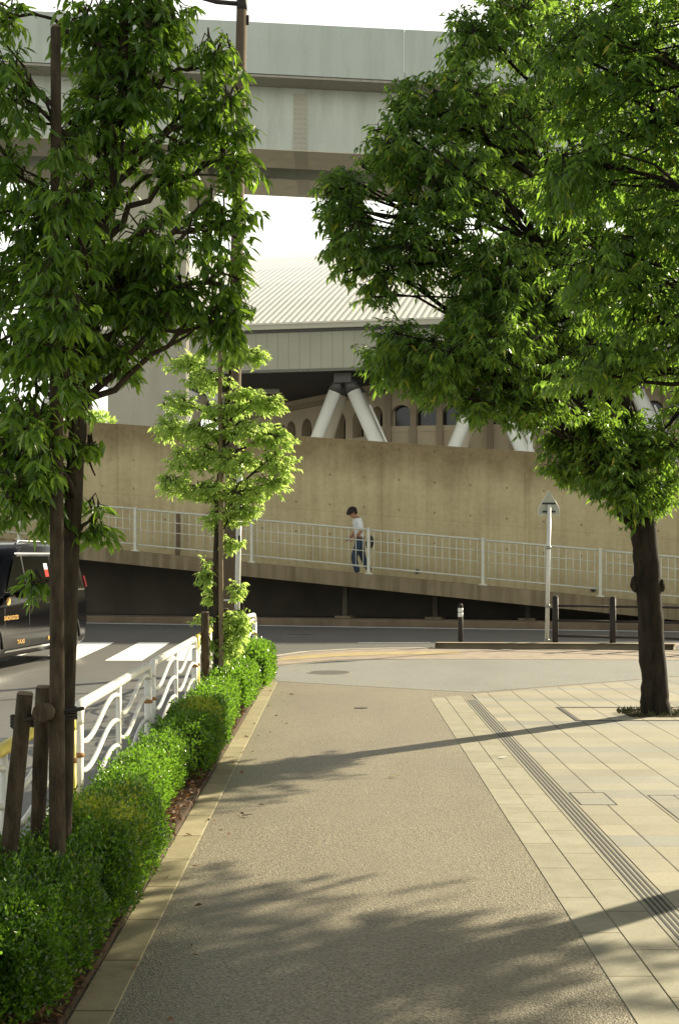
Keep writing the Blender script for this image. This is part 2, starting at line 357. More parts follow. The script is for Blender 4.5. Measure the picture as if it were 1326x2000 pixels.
for k in range(4):
    x0 = 1.362+k*.026
    sl.prism([Vector(p) for p in ((x0, -3, .003), (x0+.013, -3, .003), (x0+.013, 15.15, .003), (x0, 15.15, .003))], (0, 0, .0025))
sl.build('slot', STEELD, dr)
# surface repair joint lines / hatch covers in the paving
def hatch(label, x0, x1, y0, y1, w_=.008):
    mb = MB()
    for a in (((x0, y0), (x1, y0+w_)), ((x0, y1), (x1, y1+w_)), ((x0, y0+w_), (x0+w_, y1)), ((x1-w_, y0+w_), (x1, y1))):
        (p, q), (r_, s_) = a
        mb.prism([Vector((p, q, .005)), Vector((r_, q, .005)), Vector((r_, s_, .005)), Vector((p, s_, .005))], (0, 0, .003))
    t = thing('paving_hatch', label, 'hatch', ((x0+x1)/2, (y0+y1)/2, 0), 'hatch covers set into the paving')
    mb.build('frame_line', STEELD, t)
    MB().prism([Vector((x0+w_+.002, y0+w_+.002, .004)), Vector((x1-w_-.002, y0+w_+.002, .004)), Vector((x1-w_-.002, y1-.002, .004)), Vector((x0+w_+.002, y1-.002, .004))], (0, 0, .003)).build('cover', PLAZA, t)
hatch('small tile filled hatch cover beside the slot drain', 1.49, 1.72, 8.75, 9.20)
hatch('tile filled hatch cover at the right edge, farther from the slot drain', 1.98, 2.6, 8.2, 9.1)
tp = G(1270, 1392)
pit = thing('tree_pit', 'thin edged square pit around the bare trunk of the right tree', 'tree pit', (3.07, 13.8, 0))
mb = MB()
for a, b in (((2.2, 14.35), (4.0, 14.39)), ((2.2, 13.2), (4.0, 13.24)), ((2.2, 13.24), (2.24, 14.35)), ((3.96, 13.24), (4.0, 14.35))):
    mb.prism([Vector((a[0], a[1], .004)), Vector((b[0], a[1], .004)), Vector((b[0], b[1], .004)), Vector((a[0], b[1], .004))], (0, 0, .006))
mb.build('pit_frame', STEELD, pit)
MB().prism([Vector((2.78, 13.5, .003)), Vector((3.9, 13.5, .003)), Vector((3.9, 14.2, .003)), Vector((2.78, 14.2, .003))], (0, 0, .008)).build('pit_soil', SOIL, pit)
# markings
def quad_mark(name, pts, z=ZR+.004, mat=WHITEP): return struct(name, MB().prism([Vector((x, y, z-.003)) for x, y in pts], (0, 0, .003)), mat)
def rfsheet(u0, u1, v0, v1, z): return [tuple(RF.W(u, v, z)[:2]) for u, v in ((u0, v0), (u1, v0), (u1, v1), (u0, v1))]
quad_mark('edge_line', rfsheet(-40, 40, -.08, .08, 0))
quad_mark('lane_line', [(.35, 26.35), (1.7, 26.45), (1.7, 26.53), (.35, 26.43)])
quad_mark('lane_line', [(1.95, 26.50), (7, 25.6), (7, 25.68), (1.95, 26.57)])
quad_mark('orange_line', [(4.6, 25.65), (9, 25.2), (9, 25.3), (4.6, 25.75)], mat=ORANGEP)
STRIPE = plain('crossing_paint', (.90, .92, .90), .55, 0, .10, 14)
for i, (xa, xb) in enumerate(((-2.68, -2.22), (-3.63, -3.06), (-4.70, -4.10), (-5.75, -5.15), (-6.8, -6.2), (-7.85, -7.25))):
    pa = [(xa, 21.9), (xb, 21.9), (xb-.12, 26.5), (xa-.12, 26.5)]
    o = quad_mark('crosswalk_stripe', pa, mat=STRIPE)
# manholes
def manhole(label, x, y, z, r):
    t = thing('manhole_cover', label, 'manhole', (x, y, z), 'round manhole covers')
    mb = MB(); ring = MB(); n = 32
    pts = [Vector((x+r*.9*math.cos(a*2*math.pi/n), y+r*.9*math.sin(a*2*math.pi/n), z+.001)) for a in range(n)]
    mb.prism(pts[::-1], (0, 0, .005)).build('lid', CASTI, t)
    for a in range(n):
        b = (a+1) % n; q = []
        for rr, k in ((.915, a), (1.0, a), (1.0, b), (.915, b)):
            q.append(Vector((x+r*rr*math.cos(k*2*math.pi/n), y+r*rr*math.sin(k*2*math.pi/n), z+.001)))
        ring.prism(q[::-1], (0, 0, .007))
    ring.build('rim', DRAINM, t)
manhole('round cast manhole cover in the grey asphalt in front of the brick band', *G(643, 1314)[:2], 0, .30)
manhole('round cast manhole cover out in the roadway', *G(590, 1240, ZR)[:2], ZR, .38)
pc = MB(); c = G(705, 1383)
pc.prism([c+Vector((.07*math.cos(-a*.5), .07*math.sin(-a*.5), .001)) for a in range(12)], (0, 0, .004)); tag(pc.build('valve_cover', CASTI), 'tiny round valve lid in the middle of the asphalt path', 'valve cover')

# ================================================================== RAMP, RETAINING WALL
u1, z1 = RF.hit(175, 1068, 1.2); u2, z2 = RF.hit(1326, 1181, 1.2)
sl_t = (z2-z1)/(u2-u1); top = lambda u: z1+sl_t*(u-u1)
ub1, zb1 = RF.hit(200, 1097, 1.2); ub2, zb2 = RF.hit(1238, 1203, 1.2)
sl_b = (zb2-zb1)/(ub2-ub1); bot = lambda u: max(ZR-.05, zb1+sl_b*(u-ub1))
UW = -26.0; UE = 34.0
ua, za = RF.hit(190, 825, 3.2); uc, zc = RF.hit(1078, 885, 3.2)
WS = (zc-za)/(uc-ua); WALL_SLOPE = -WS; wtop = lambda u: max(.3, za+WS*(u-ua))
# material coordinates: object coords rotated into (u, .., z); u there is measured from the world origin
off = RF.o.dot(RF.e); WALL_TOP0 = za+WS*(-ua)-WS*off
CONC = m_concrete_wall()
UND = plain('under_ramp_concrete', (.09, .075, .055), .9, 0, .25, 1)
k = N('ramp_edge_concrete'); v = k.obj(-RF.ang)
c = k.ramp(k.noise(v, .8, 5, .6), (.3, (.21, .165, .10)), (.7, (.31, .25, .155)))
c = k.mix(1, c, k.ramp(k.noise(k.obj(-RF.ang, (3, 1, .2)), 2.5, 4), (.35, (.72, .7, .66)), (.6, (1, 1, 1))), 'MULTIPLY')
k.col(c, .9, 0, .2); k.bump(k.noise(v, 25, 5), .3, .01); EDGEM = k.m
def uprism(mb, pts, v0, v1):
    return mb.prism([RF.W(u, v0, z) for u, z in pts], RF.n*(v1-v0))
us = [UW, -10, 0, 6, ub2+1.5, UE]
ramp = MB(); step = 22
def zgrid(f, n=12): return [(UW+(UE-UW)*i/n, f(UW+(UE-UW)*i/n)) for i in range(n+1)]
uz = min(UE, ub1+(ZR-.05-zb1)/sl_b)  # where the soffit meets the road
ut = min(UE, u1+(ZR-.02-z1)/sl_t)    # where the ramp top runs out into the road
slabp = [(UW, bot(UW)), (uz, ZR-.05), (ut, ZR-.05), (ut, top(ut)), (UW, top(UW))]
r_ = thing('pedestrian_ramp', 'long sloping concrete footway ramp over a dark void beside the road', 'ramp', RF.W(0, 1.2, 0))
uprism(MB(), slabp, 1.2, 1.42).build('edge_beam', EDGEM, r_)
ut2 = min(UE, u1+(ZR+.12-z1)/sl_t)
uprism(MB(), [(UW, bot(UW)+.04), (uz, ZR-.045), (ut2, ZR-.045), (ut2, top(ut2)-.14), (UW, top(UW)-.14)], 1.423, 3.19).build('walkway', EDGEM, r_)
# dark void below: back wall and its soffit
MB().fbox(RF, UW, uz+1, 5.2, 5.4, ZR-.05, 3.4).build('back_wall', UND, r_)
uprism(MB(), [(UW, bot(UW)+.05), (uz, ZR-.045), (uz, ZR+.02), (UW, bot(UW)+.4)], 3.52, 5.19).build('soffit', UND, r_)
for px in (653, 833, 1018):
    u, _ = RF.hit(px, 1190, 1.5)
    MB().fbox(RF, u-.06, u+.06, 2.4, 2.52, ZR, bot(u)).build('prop', UND, r_)
    MB().fbox(RF, u-.2, u+.2, 2.2, 2.7, ZR+.01, ZR+.15).build('footing', EDGEM, r_)
wl = uprism(MB(), [(UW, bot(UW)+.05), (uz, ZR), (UE, ZR), (UE, wtop(UE)), (UW, wtop(UW))], 3.2, 3.5)
tag(wl.build('retaining_wall', CONC), 'high tan concrete wall with tie holes behind the sloping walkway', 'wall')
# drain holes of the wall (small dark pipe ends on the upstand)
for px, py in ((815, 1116), (1158, 1152)):
    u, z = RF.hit(px, py, 3.18)
    tb = MB().tube([RF.W(u, 3.12, z), RF.W(u, 3.205, z)], .055, 12)
    tag(tb.build('pipe_end', STEELD), 'black round pipe end low on the tan wall, %s the other' % ('left of' if px < 900 else 'right of'), 'pipe', 'pipe ends in the wall')
# grey post on the walkway at left
u, z = RF.hit(347, 1080, 3.0)
tag(MB().fbox(RF, u-.05, u+.05, 2.95, 3.05, top(u)-.14, top(u)+1.05).build('walkway_post', plain('rusty_post', (.16, .11, .07), .8)), 'brown post behind the railing against the tan wall', 'post')
# low concrete kerb between road and void
KB = plain('brown_plinth', (.17, .125, .08), .9, 0, .25, 2, .2)
struct('road_side_plinth', MB().fbox(RF, UW, UE, .28, 1.0, ZR-.05, ZR+.16), KB, .03)
# railing
rl = thing('ramp_railing', 'cream metal railing running the whole length of the sloping footway', 'railing', RF.W(0, 1.3, 0))
H = 1.08; VR = 1.31
post_us = [RF.hit(px, 1050, VR)[0] for px in (-440, -195, 38, 265, 492, 720, 943, 1172, 1398, 1620)]
for u in post_us:
    mb = MB(); mb.fbox(RF, u-.033, u+.033, VR-.035, VR+.035, top(u)-.01, top(u)+H+.02)
    mb.fbox(RF, u-.09, u+.09, VR-.07, VR+.07, top(u)-.012, top(u)+.03)
    mb.build('post', RAILM, rl)
for a, b in zip(post_us[:-1], post_us[1:]):
    a2, b2 = a+.05, b-.05
    rails = MB()
    for hh, rr in ((H-.03, .026), (H*.73, .013), (H*.50, .010), (H*.16, .020)):
        rails.tube([RF.W(a2-.03, VR, top(a2)+hh), RF.W(b2+.03, VR, top(b2)+hh)], rr, 8)
    rails.build('rail', RAILM, rl)
    bars = MB(); n = 16
    for i in range(n):
        u = a2+(b2-a2)*(i+.5)/n
        bars.tube([RF.W(u, VR, top(u)+H*.16), RF.W(u, VR, top(u)+H-.03)], .010, 6)
    bars.build('bars', RAILM, rl)

# ================================================================== VIADUCT
vi = thing('elevated_viaduct', 'huge pale green grey elevated roadway crossing above everything', 'viaduct', (0, 63, 0))
VY = 62.0; VS = VY/45.0
A = P(0, 18, VY); B = P(900, 63, VY); sv = (B.z-A.z)/(B.x-A.x); zt = lambda x: A.z+sv*(x-A.x)
def vbox(mb, x0, x1, y0, y1, dz0, dz1): # heights below the parapet top
    return mb.prism([Vector((x0, y0, zt(x0)+dz0)), Vector((x1, y0, zt(x1)+dz0)), Vector((x1, y0, zt(x1)+dz1)), Vector((x0, y0, zt(x0)+dz1))], (0, y1-y0, 0))
XA, XB = -96, 96
fh = 100*VY/F
seamx = P(790, 100, VY).x
segs = [seamx+s*12.5*VS for s in range(-6, 7)]; segs = [s for s in segs if XA < s < XB]; segs = [XA]+segs+[XB]
for a, b in zip(segs[:-1], segs[1:]): vbox(MB(), a+.012, b-.012, VY, VY+.4, -fh, 0).build('parapet_panel', VIAG, vi)
vbox(MB(), XA, XB, VY+.402, VY+9.2*VS, -fh-.02, -fh+.5).build('deck', VIAW, vi)
vbox(MB(), XA, XB, VY+9.2*VS, VY+9.5*VS, -fh, 0).build('parapet_panel', VIAG, vi)
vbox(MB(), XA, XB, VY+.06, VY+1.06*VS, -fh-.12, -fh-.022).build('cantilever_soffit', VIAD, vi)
zw = P(500, 290, VY+VS).z-zt(P(500, 290, VY+VS).x)
for (ya, yb) in ((VY+1.0*VS, VY+3.0*VS), (VY+4.6*VS, VY+6.8*VS)):
    vbox(MB(), XA, XB, ya, yb, zw, -fh-.125).build('box_girder', VIAW, vi)
    vbox(MB(), XA, XB, ya-.10, yb+.10, zw-.05, zw-.003).build('bottom_flange', VIAU, vi)
# bolted splice plates with their bolts
SPL = plain('splice_plate', (.42, .40, .32), .6, 0, .06, 2)
for sx_ in (-12.5*VS, 0, 12.5*VS):
    x0 = P(573, 200, VY+VS).x+sx_; x1 = x0+.45*VS
    bl = MB(); vbox(bl, x0, x1, VY+VS-.025, VY+VS-.001, zw+.03, -fh-.35)
    for i in range(11):
        for q in range(3):
            xx = x0+.11+q*.2; zz = zt(xx)+zw+.14+i*.214
            bl.box((xx, VY+VS-.035, zz), (.07, .022, .07))
    bl.build('splice_plate', SPL, vi)
    for ya in (VY+1.0*VS, VY+4.6*VS):
        vbox(MB(), x0, x1, ya+.05, ya+1.9*VS, zw-.075, zw-.052).build('bottom_plate', SPL, vi)
# cross beams between girders
for sx_ in range(-5, 6):
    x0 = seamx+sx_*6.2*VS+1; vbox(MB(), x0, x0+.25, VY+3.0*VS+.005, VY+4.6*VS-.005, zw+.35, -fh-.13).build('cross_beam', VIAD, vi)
# pier
pa, pb = P(210, 600, 47.3*VS), P(369, 600, 47.3*VS)
pr = MB(); cxm = (pa.x+pb.x)/2; hw = (pb.x-pa.x)/2
pr.prism([Vector((x, y, -.2)) for x, y in ((cxm-hw, 47.4*VS), (cxm-hw+.12, 47.28*VS), (cxm+hw-.12, 47.28*VS), (cxm+hw, 47.4*VS), (cxm+hw-.38, 49.4*VS), (cxm-hw+.38, 49.4*VS))][::-1], (0, 0, zt(cxm)+zw+.2-.9)).build('pier', PIER, vi)
vbox(MB(), cxm-hw-.7, cxm+hw+.7, VY+1.6*VS, VY+7.2*VS, zw-.95, zw-.08).build('pier_cap', PIER, vi)
pr2 = MB(); cx2 = cxm+52
pr2.box((cx2, 49*VS, 8), (2*hw, 3.4, 16.2)).build('pier', PIER, vi)

# ================================================================== STADIUM BUILDING
st = thing('stadium', 'white roofed arena with corrugated roof, slanted columns and arched windows', 'stadium', (0, 84, 0))
ue0, ze = BF.hit(470, 641, 0); ue1, _ = BF.hit(830, 628, 0)
UL, UR = -10, 34.0*SS
UL = BF.hit(150, 640, 0)[0]
# corrugated roof: rib profile extruded up the slope
RISE, RUN = 8.6*SS, 26.0*SS
nr = int((UR-UL)/(.29*SS)); prof = []
for i in range(nr):
    u = UL+i*.29*SS
    prof += [(u, 0), (u+.09*SS, .018*SS), (u+.17*SS, .018*SS), (u+.24*SS, 0)]
rm = MB(); rows = 6; vsx = []
for j in range(rows+1):
    t = j/rows; vv = -.48+t*RUN; zz = ze+.16+RISE*(1-(1-t)**1.25)
    vsx += [BF.W(u, vv, zz+d) for u, d in prof]
n = len(prof)
rm.add(vsx, [(j*n+i, j*n+i+1, (j+1)*n+i+1, (j+1)*n+i) for j in range(rows) for i in range(n-1)])
# front end faces of the ribs
rm.add([BF.W(u, -.48, ze+.16+d) for u, d in prof]+[BF.W(u, -.48, ze+.07) for u, d in prof], [(i, i+1, n+i+1, n+i) for i in range(n-1)])
rm.build('roof', ROOFM, st, rec=False)
zf0 = BF.hit(600, 648, 0)[1]; zf1 = BF.hit(600, 636, 0)[1]; zc1 = BF.hit(600, 720, 0)[1]
MB().fbox(BF, UL, UR, -.38, .3, zf0+.14, ze+.135).build('eave_fascia', FASC, st)
MB().fbox(BF, UL, UR, -.16, .3, zf0+.0, zf0+.137).build('eave_painted_shade', COLLAR, st)  # solid dark strip standing in for the shadow under the eave
MB().fbox(BF, UL, UR, 0, .3, zc1, zf0-.002).build('cladding_wall', CLAD, st)
MB().fbox(BF, UL, UR, -.06, .1, zc1-.17, zc1-.003).build('lower_trim', plain('trim_grey', (.19, .19, .17), .6), st)
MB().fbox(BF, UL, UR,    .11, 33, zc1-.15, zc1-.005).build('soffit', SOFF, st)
MB().fbox(BF, UL, UR, 33.2, 33.6, 0, ze+8).build('rear_wall', SOFF, st)
def arcade(fr, bays, v, z0, zs, zsp, z1, frac, wallmat=ARCW):
    """bays: list of u edges; opening from sill zs up to springing zsp with a round head"""
    wallm = MB(); seg = 10
    for a, b in zip(bays[:-1], bays[1:]):
        c = (a+b)/2; hw_ = (b-a)/2*frac; zhead = zsp
        arc = [(c+hw_*math.cos(math.pi*i/seg), zhead+hw_*math.sin(math.pi*i/seg)) for i in range(seg+1)]
        wallm.prism([fr.W(u, v, z) for u, z in ((a, z0), (b, z0), (b, zs), (a, zs))], fr.n*.7)
        wallm.prism([fr.W(u, v, z) for u, z in ((a, zs), (c-hw_, zs), (c-hw_, zsp), (a, zsp))], fr.n*.7)
        wallm.prism([fr.W(u, v, z) for u, z in ((c+hw_, zs), (b, zs), (b, zsp), (c+hw_, zsp))], fr.n*.7)
        wallm.prism([fr.W(u, v, z) for u, z in ((a, zsp), (c-hw_, zsp), (c-hw_, z1), (a, z1))], fr.n*.7)
        wallm.prism([fr.W(u, v, z) for u, z in ((c+hw_, zsp), (b, zsp), (b, z1), (c+hw_, z1))], fr.n*.7)
        for i in range(seg):
            (ua_, za_), (ub_, zb_) = arc[i], arc[i+1]
            wallm.prism([fr.W(*p) for p in ((ub_, v, zb_), (ua_, v, za_), (ua_, v, z1), (ub_, v, z1))], fr.n*.7)
    wallm.build('arcade_wall', wallmat, st)
    for a, b in zip(bays[:-1], bays[1:]):
        c = (a+b)/2; hw_ = (b-a)/2*frac+.05
        MB().fbox(fr, c-hw_, c+hw_, v+.72, v+.76, zs-.05, zsp+hw_+.1).build('arched_window', DARKG, st)
V1 = 4.0*SS
b1 = [BF.hit(px, 830, V1)[0] for px in (759, 808, 859, 908, 957, 1006, 1056, 1105, 1154, 1203, 1252, 1300, 1350, 1400)]
zs = BF.hit(850, 831, V1)[1]; zh = BF.hit(850, 789, V1)[1]; hwb = (b1[1]-b1[0])/2*.80
arcade(BF, b1, V1, 0, zs, zh-hwb, zc1-.17, .80)
for u in b1[:-1]:
    MB().fbox(BF, u-.18, u+.18, V1-.3, V1-.003, 0, zc1-.175).build('pilaster', ARCP, st)
MB().fbox(BF, b1[0]-.8, b1[-1], V1-.08, V1-.003, zs-.34, zs).build('sill_band', ARCS, st)
# receding curved wing on the left
q0 = BF.W(b1[0]-.2, V1+.3, 0); q1 = P(470, 800, 76*SS); 
dv = (q1-q0); ang = math.atan2(-dv.y, dv.x)
CF = Frame(q1.x, q1.y, math.atan2((q1.y-q0.y), (q0.x-q1.x))); Lc = math.hypot(dv.x, dv.y)
nb = 9; b2 = [Lc*i/nb for i in range(nb+1)]
zs2 = zs-.4; zh2 = zh+.07; hb = (b2[1]-b2[0])/2*.62
arcade(CF, b2, 0, 0, zs2, zh2-hb, 12.7, .62)
MB().fbox(CF, 0, Lc, -.25, -.003, 11.4, 11.7).build('string_course', ARCP, st)
MB().fbox(CF, 0, Lc, -.35, .5, 12.703, 13.0).build('wall_cap', ARCP, st)
# unit on the parapet behind
MB().box(P(520, 752, 66*SS), (1.7, 1, 1)).build('roof_unit', FASC, st)
# slanted column pairs
for i, px in enumerate((120, 396, 672, 948, 1224)):
    vtop = .9*SS
    un_, zn = BF.hit(px, 737, vtop)
    for (dx, vv, mat, r, up) in ((-.40, vtop, STRUTW, .37, -1), (.45, vtop, STRUTW, .40, 1), (-.34, vtop+2.0, STRUTB, .33, -1), (.40, vtop+1.8, STRUTB, .36, 1)):
        zb = zn-.48; zz0 = 0
        a = BF.W(un_+(up*.41), vv, zb); bpt = BF.W(un_+(up*.41)+dx*(zb-zz0), vv, zz0)
        leg = MB(); d = bpt-a
        leg.tube([a+d*.03, bpt], r, 16).build('strut', mat, st)
        MB().tube([a-d*.03, a+d*.029], [r*.75, r*1.05], 16).build('collar', COLLAR, st)
        if vv == vtop and up == 1:
            MB().tube([a+d*.10+Vector((.57, -.1, 0)), bpt+Vector((.57, -.1, 0))], .07, 8).build('rain_pipe', STRUTW, st)
    MB().fbox(BF, un_-.5, un_+.5, vtop-.5, vtop+2.3, zn-.35, zc1-.175).build('node_block', COLLAR, st)
# slim white mast
a = P(1035, 885, 74); tag(MB().tube([(a.x, 74, 0), (a.x, 74, P(0, 812, 74).z)], .13, 10).build('slim_mast', STRUTW), 'slim white mast above the wall, near a slanted column', 'mast')

# ================================================================== STREET FURNITURE
# white / yellow wave guard rail panels along the kerb
XG = -1.36; GH = .80
def guard_panel(y0, y1, label, yellow=False, end=False):
    t = thing('guardrail_panel', label, 'guardrail', (XG, y0, 0), 'wave pattern guardrail panels along the kerb')
    a, b = y0+.05, y1-.05; r = .028
    m = YELP if yellow else RAILW
    pts = []
    for i in range(7):
        q = i/6*math.pi/2; pts.append((XG, a+.10-.10*math.sin(q+0)*1.0 if False else a+.10*(1-math.sin(q)), GH-.033-.10*(1-math.cos(q))))
    pts = pts[::-1]+[(XG, b-.10, GH-.033)]
    fin = [(XG, b-.10+.10*math.sin(i/6*math.pi/2), GH-.033-.10*(1-math.cos(i/6*math.pi/2))) for i in range(1, 7)]
    MB().tube(pts+fin, r, 12).build('top_rail', m, t)
    for yy in (a, b):
        MB().tube([(XG, yy, -.1), (XG, yy, GH-.13)], r, 12).build('post', RAILW if not yellow else YELP, t)
        MB().tube([(XG, yy, GH-.30), (XG, yy, GH-.275)], r+.004, 12).build('band', plain('rust_band', (.35, .17, .06), .8), t)
    half = (b-a)/2; mid = a+half
    bars = [mid] if not yellow else [mid]
    for yy in bars: MB().tube([(XG, yy, .06), (XG, yy, GH-.04)], .017, 8).build('middle_bar', RAILW, t)
    MB().tube([(XG, a, .08), (XG, b, .08)], .018, 8).build('bottom_rail', RAILW, t)
    for zc_ in (.63, .475, .32, .17):
        for h0 in (a, mid):
            pp = []
            for i in range(25):
                s_ = i/24
                # dip just after the bar, swing up to a crest before the next one
                zz = zc_-.075*math.cos(2*math.pi*(s_-.18)*.735) if .18 <= s_ <= .86 else (zc_-.075*math.cos(2*math.pi*(s_-.18)*1.0) if s_ < .18 else zc_+.075*math.cos((s_-.86)*5.2))
                pp.append((XG, h0+half*s_, zz))
            MB().tube(pp, .0145, 8, caps=False).build('wave_bar', RAILW, t)
    return t
guard_panel(4.25, 7.22, 'guardrail panel with yellow wrapped top rail behind the nearest tree stakes', True)
guard_panel(7.32, 10.12, 'white wave pattern guardrail panel right beside the nearest tree trunk')
guard_panel(10.22, 13.35, 'white wave pattern guardrail panel between the nearer white panel and the yellow one')
guard_panel(13.45, 16.3, 'guardrail panel with yellow wrapped top by the stakes of the small light tree', True)
g_ = guard_panel(16.4, 18.85, 'last white guardrail panel with a rounded end past the small light tree'); g_.rotation_euler = (0, 0, R(-5.6))

# black bollard with white reflective bands
p = G(899, 1262); t = thing('bollard', 'slim black bollard with a white reflective band by the brick paving', 'bollard', p)
MB().tube([p, p+Vector((0, 0, .66))], .042, 16).build('post', BROWNP, t)
MB().tube([p+Vector((0, 0, .662)), p+Vector((0, 0, .70)), p+Vector((0, 0, .73))], [.042, .040, .02], 16).build('cap', BROWNP, t)
for z0, z1_ in ((.50, .575), (.583, .652)): MB().tube([p+Vector((0, 0, z0)), p+Vector((0, 0, z1_))], .0445, 16, caps=True).build('reflective_band', WHITEP, t)
# dark pedestrian fence
FY = 24.15
fx = [(1084-HX)/F*FY, (1196-HX)/F*FY]; d = fx[1]-fx[0]
t = thing('dark_fence', 'dark brown post and three rail fence at the far pavement edge', 'fence', (fx[0], FY-.6, 0))
fp = [(1084, 1264), (1196, 1267), (1284, 1269), (1400, 1274), (1510, 1279)]
base = [G(*q) for q in fp]
for q in base:
    MB().tube([q, q+Vector((0, 0, .84))], .052, 14).build('post', BROWNP, t)
    MB().tube([q+Vector((0, 0, .841)), q+Vector((0, 0, .87))], [.052, .035], 14).build('post_cap', BROWNP, t)
for h in (.70, .45, .19):
    for a, b in zip(base[:-1], base[1:]):
        e = (b-a).normalized()*.055
        MB().tube([a+e+Vector((0, 0, h)), b-e+Vector((0, 0, h))], .020, 10).build('rail', BROWNP, t)
# sign pole with kite-shaped plate seen from behind
p = G(1067, 1262); lean = Vector((.045, 0, 2.42))
t = thing('sign_pole', 'white pole with the grey back of a kite shaped traffic sign', 'sign', p)
MB().tube([p, p+lean], .034, 14).build('pole', POLEW, t)
tp_ = p+lean
def plate(pts, y): return MB().prism([Vector((tp_.x+x, y, z)) for x, z in pts], (0, .006, 0))
SG = plain('sign_back_grey', (.36, .38, .31), .5, .2, .06, 6)
zb_ = P(0, 1006, p.y).z; ztop = P(0, 958, p.y).z; hw = 20*p.y/F
plate([(-hw, zb_), (hw, zb_), (hw*1.02, zb_+.10), (hw*.85, zb_+.17), (0, ztop), (-hw*.85, zb_+.17), (-hw*1.02, zb_+.10)], p.y+.055).build('sign_plate', SG, t)
rim = MB(); rp = [(-hw, zb_), (hw, zb_), (hw*1.02, zb_+.10), (hw*.85, zb_+.17), (0, ztop), (-hw*.85, zb_+.17), (-hw*1.02, zb_+.10), (-hw, zb_)]
rim.tube([(tp_.x+x, p.y+.056, z) for x, z in rp], .008, 6).build('rim', POLEW, t)
for zz in (zb_+.06, zb_+.20):
    MB().box((tp_.x, p.y+.045, zz), (.22, .015, .03)).build('bracket', STEELD, t)
    for xx in (-.085, -.04, .04, .085): MB().box((tp_.x+xx*1.1, p.y+.032, zz+.004), (.018, .014, .018)).build('bolt', STEELD, t)
for z0 in (.07, .66, 1.66):
    MB().tube([p+lean*(z0/2.42), p+lean*((z0+.05)/2.42)], .042, 14).build('clamp_band', plain('clamp_steel', (.30, .31, .26), .4, .5), t)
for z0 in (.09, .68): MB().box((p.x+.08, p.y-.02, z0), (.16, .05, .05)).build('clamp_arm', plain('clamp_steel', (.30, .31, .26), .4, .5), t)
# brown lamp post with arm
Yp = 19.6; a = G(450, 1300); b0 = Vector(((447-HX)*Yp/F, Yp, 0)); tz = CH+(HY+60)*Yp/F
tz = 9.3; b1_ = Vector(((473-HX)*Yp/F, Yp, tz))
t = thing('lamp_post', 'tall brown tapering lamp post with a side arm rising behind the small light tree', 'lamp post', b0)
MB().tube([b0, b0.lerp(b1_, .12), b0.lerp(b1_, .125), b1_], [.115, .112, .105, .072], 20).build('pole', POLEB, t)
MB().box(b0+Vector((0, 0, .25)), (.26, .26, .5)).build('base_box', POLEB, t, .01)
za_ = P(0, 8, Yp).z; xt = b0.x+(b1_.x-b0.x)*za_/tz
MB().tube([(xt, Yp, za_), (xt-.35, Yp, za_+.03), (xt-1.4, Yp, za_+.33)], .032, 10).build('arm', BROWNP, t)
MB().tube([(xt, Yp, za_-.09), (xt, Yp, za_+.09)], .075, 14).build('arm_collar', BROWNP, t)
MB().box((xt-1.7, Yp, za_+.37), (.62, .24, .10)).build('lamp_head', BROWNP, t, .03)
MB().box((xt+.07, Yp, za_-.22), (.06, .05, .12)).build('sensor', BROWNP, t)
# pale pole with small plate
Yq = 18.4; p = Vector(((461-HX)*Yq/F, Yq, 0)); zt_ = P(0, 905, Yq).z
t = thing('pale_sign_pole', 'thin pale grey pole with a small blank plate beside the brown lamp post', 'pole', p)
q = Vector(((469-HX)*Yq/F, Yq, zt_)); MB().tube([p, q], .036, 14).build('pole', POLEW, t)
zz = P(0, 1004, Yq).z; MB().box((P(487, 0, Yq).x, Yq-.02, zz+.03), (.24, .012, .03)).build('plate_arm', POLEW, t)
MB().box((P(505, 0, Yq).x, Yq-.03, zz), (.075, .02, .10)).build('plate', plain('small_plate', (.34, .36, .26), .5), t, .012)
zz = P(0, 1052, Yq).z; MB().box((P(468, 0, Yq).x, Yq-.042, zz), (.03, .012, .08)).build('clip', STEELD, t)
zz = P(0, 1172, Yq).z; MB().tube([(P(438, 0, Yq).x, Yq-.05, zz), (P(464, 0, Yq).x, Yq-.05, zz)], .012, 8).build('cross_rod', POLEW, t)

# ================================================================== SKINNED FIGURE
def skin_obj(name, nodes, edges, mat, parent, root=0, sub=2):
    me = bpy.data.meshes.new(name); me.from_pydata([n_[0] for n_ in nodes], edges, []); me.update()
    o = bpy.data.objects.new(name, me); COL.objects.link(o)
    m = o.modifiers.new('skin', 'SKIN'); m.use_smooth_shade = True
    for i, n_ in enumerate(nodes):
        r = n_[1]; me.skin_vertices[0].data[i].radius = r if hasattr(r, '__len__') else (r, r)
        me.skin_vertices[0].data[i].use_root = (i == root)
    s_ = o.modifiers.new('sub', 'SUBSURF'); s_.levels = s_.render_levels = sub
    dg = bpy.context.evaluated_depsgraph_get(); dg.update()
    em = bpy.data.meshes.new_from_object(o.evaluated_get(dg)); bpy.data.objects.remove(o)
    em.name = name; em.materials.clear(); em.materials.append(mat)
    for pl in em.polygons: pl.use_smooth = True
    o = bpy.data.objects.new(name, em); COL.objects.link(o); o.parent = parent; return o
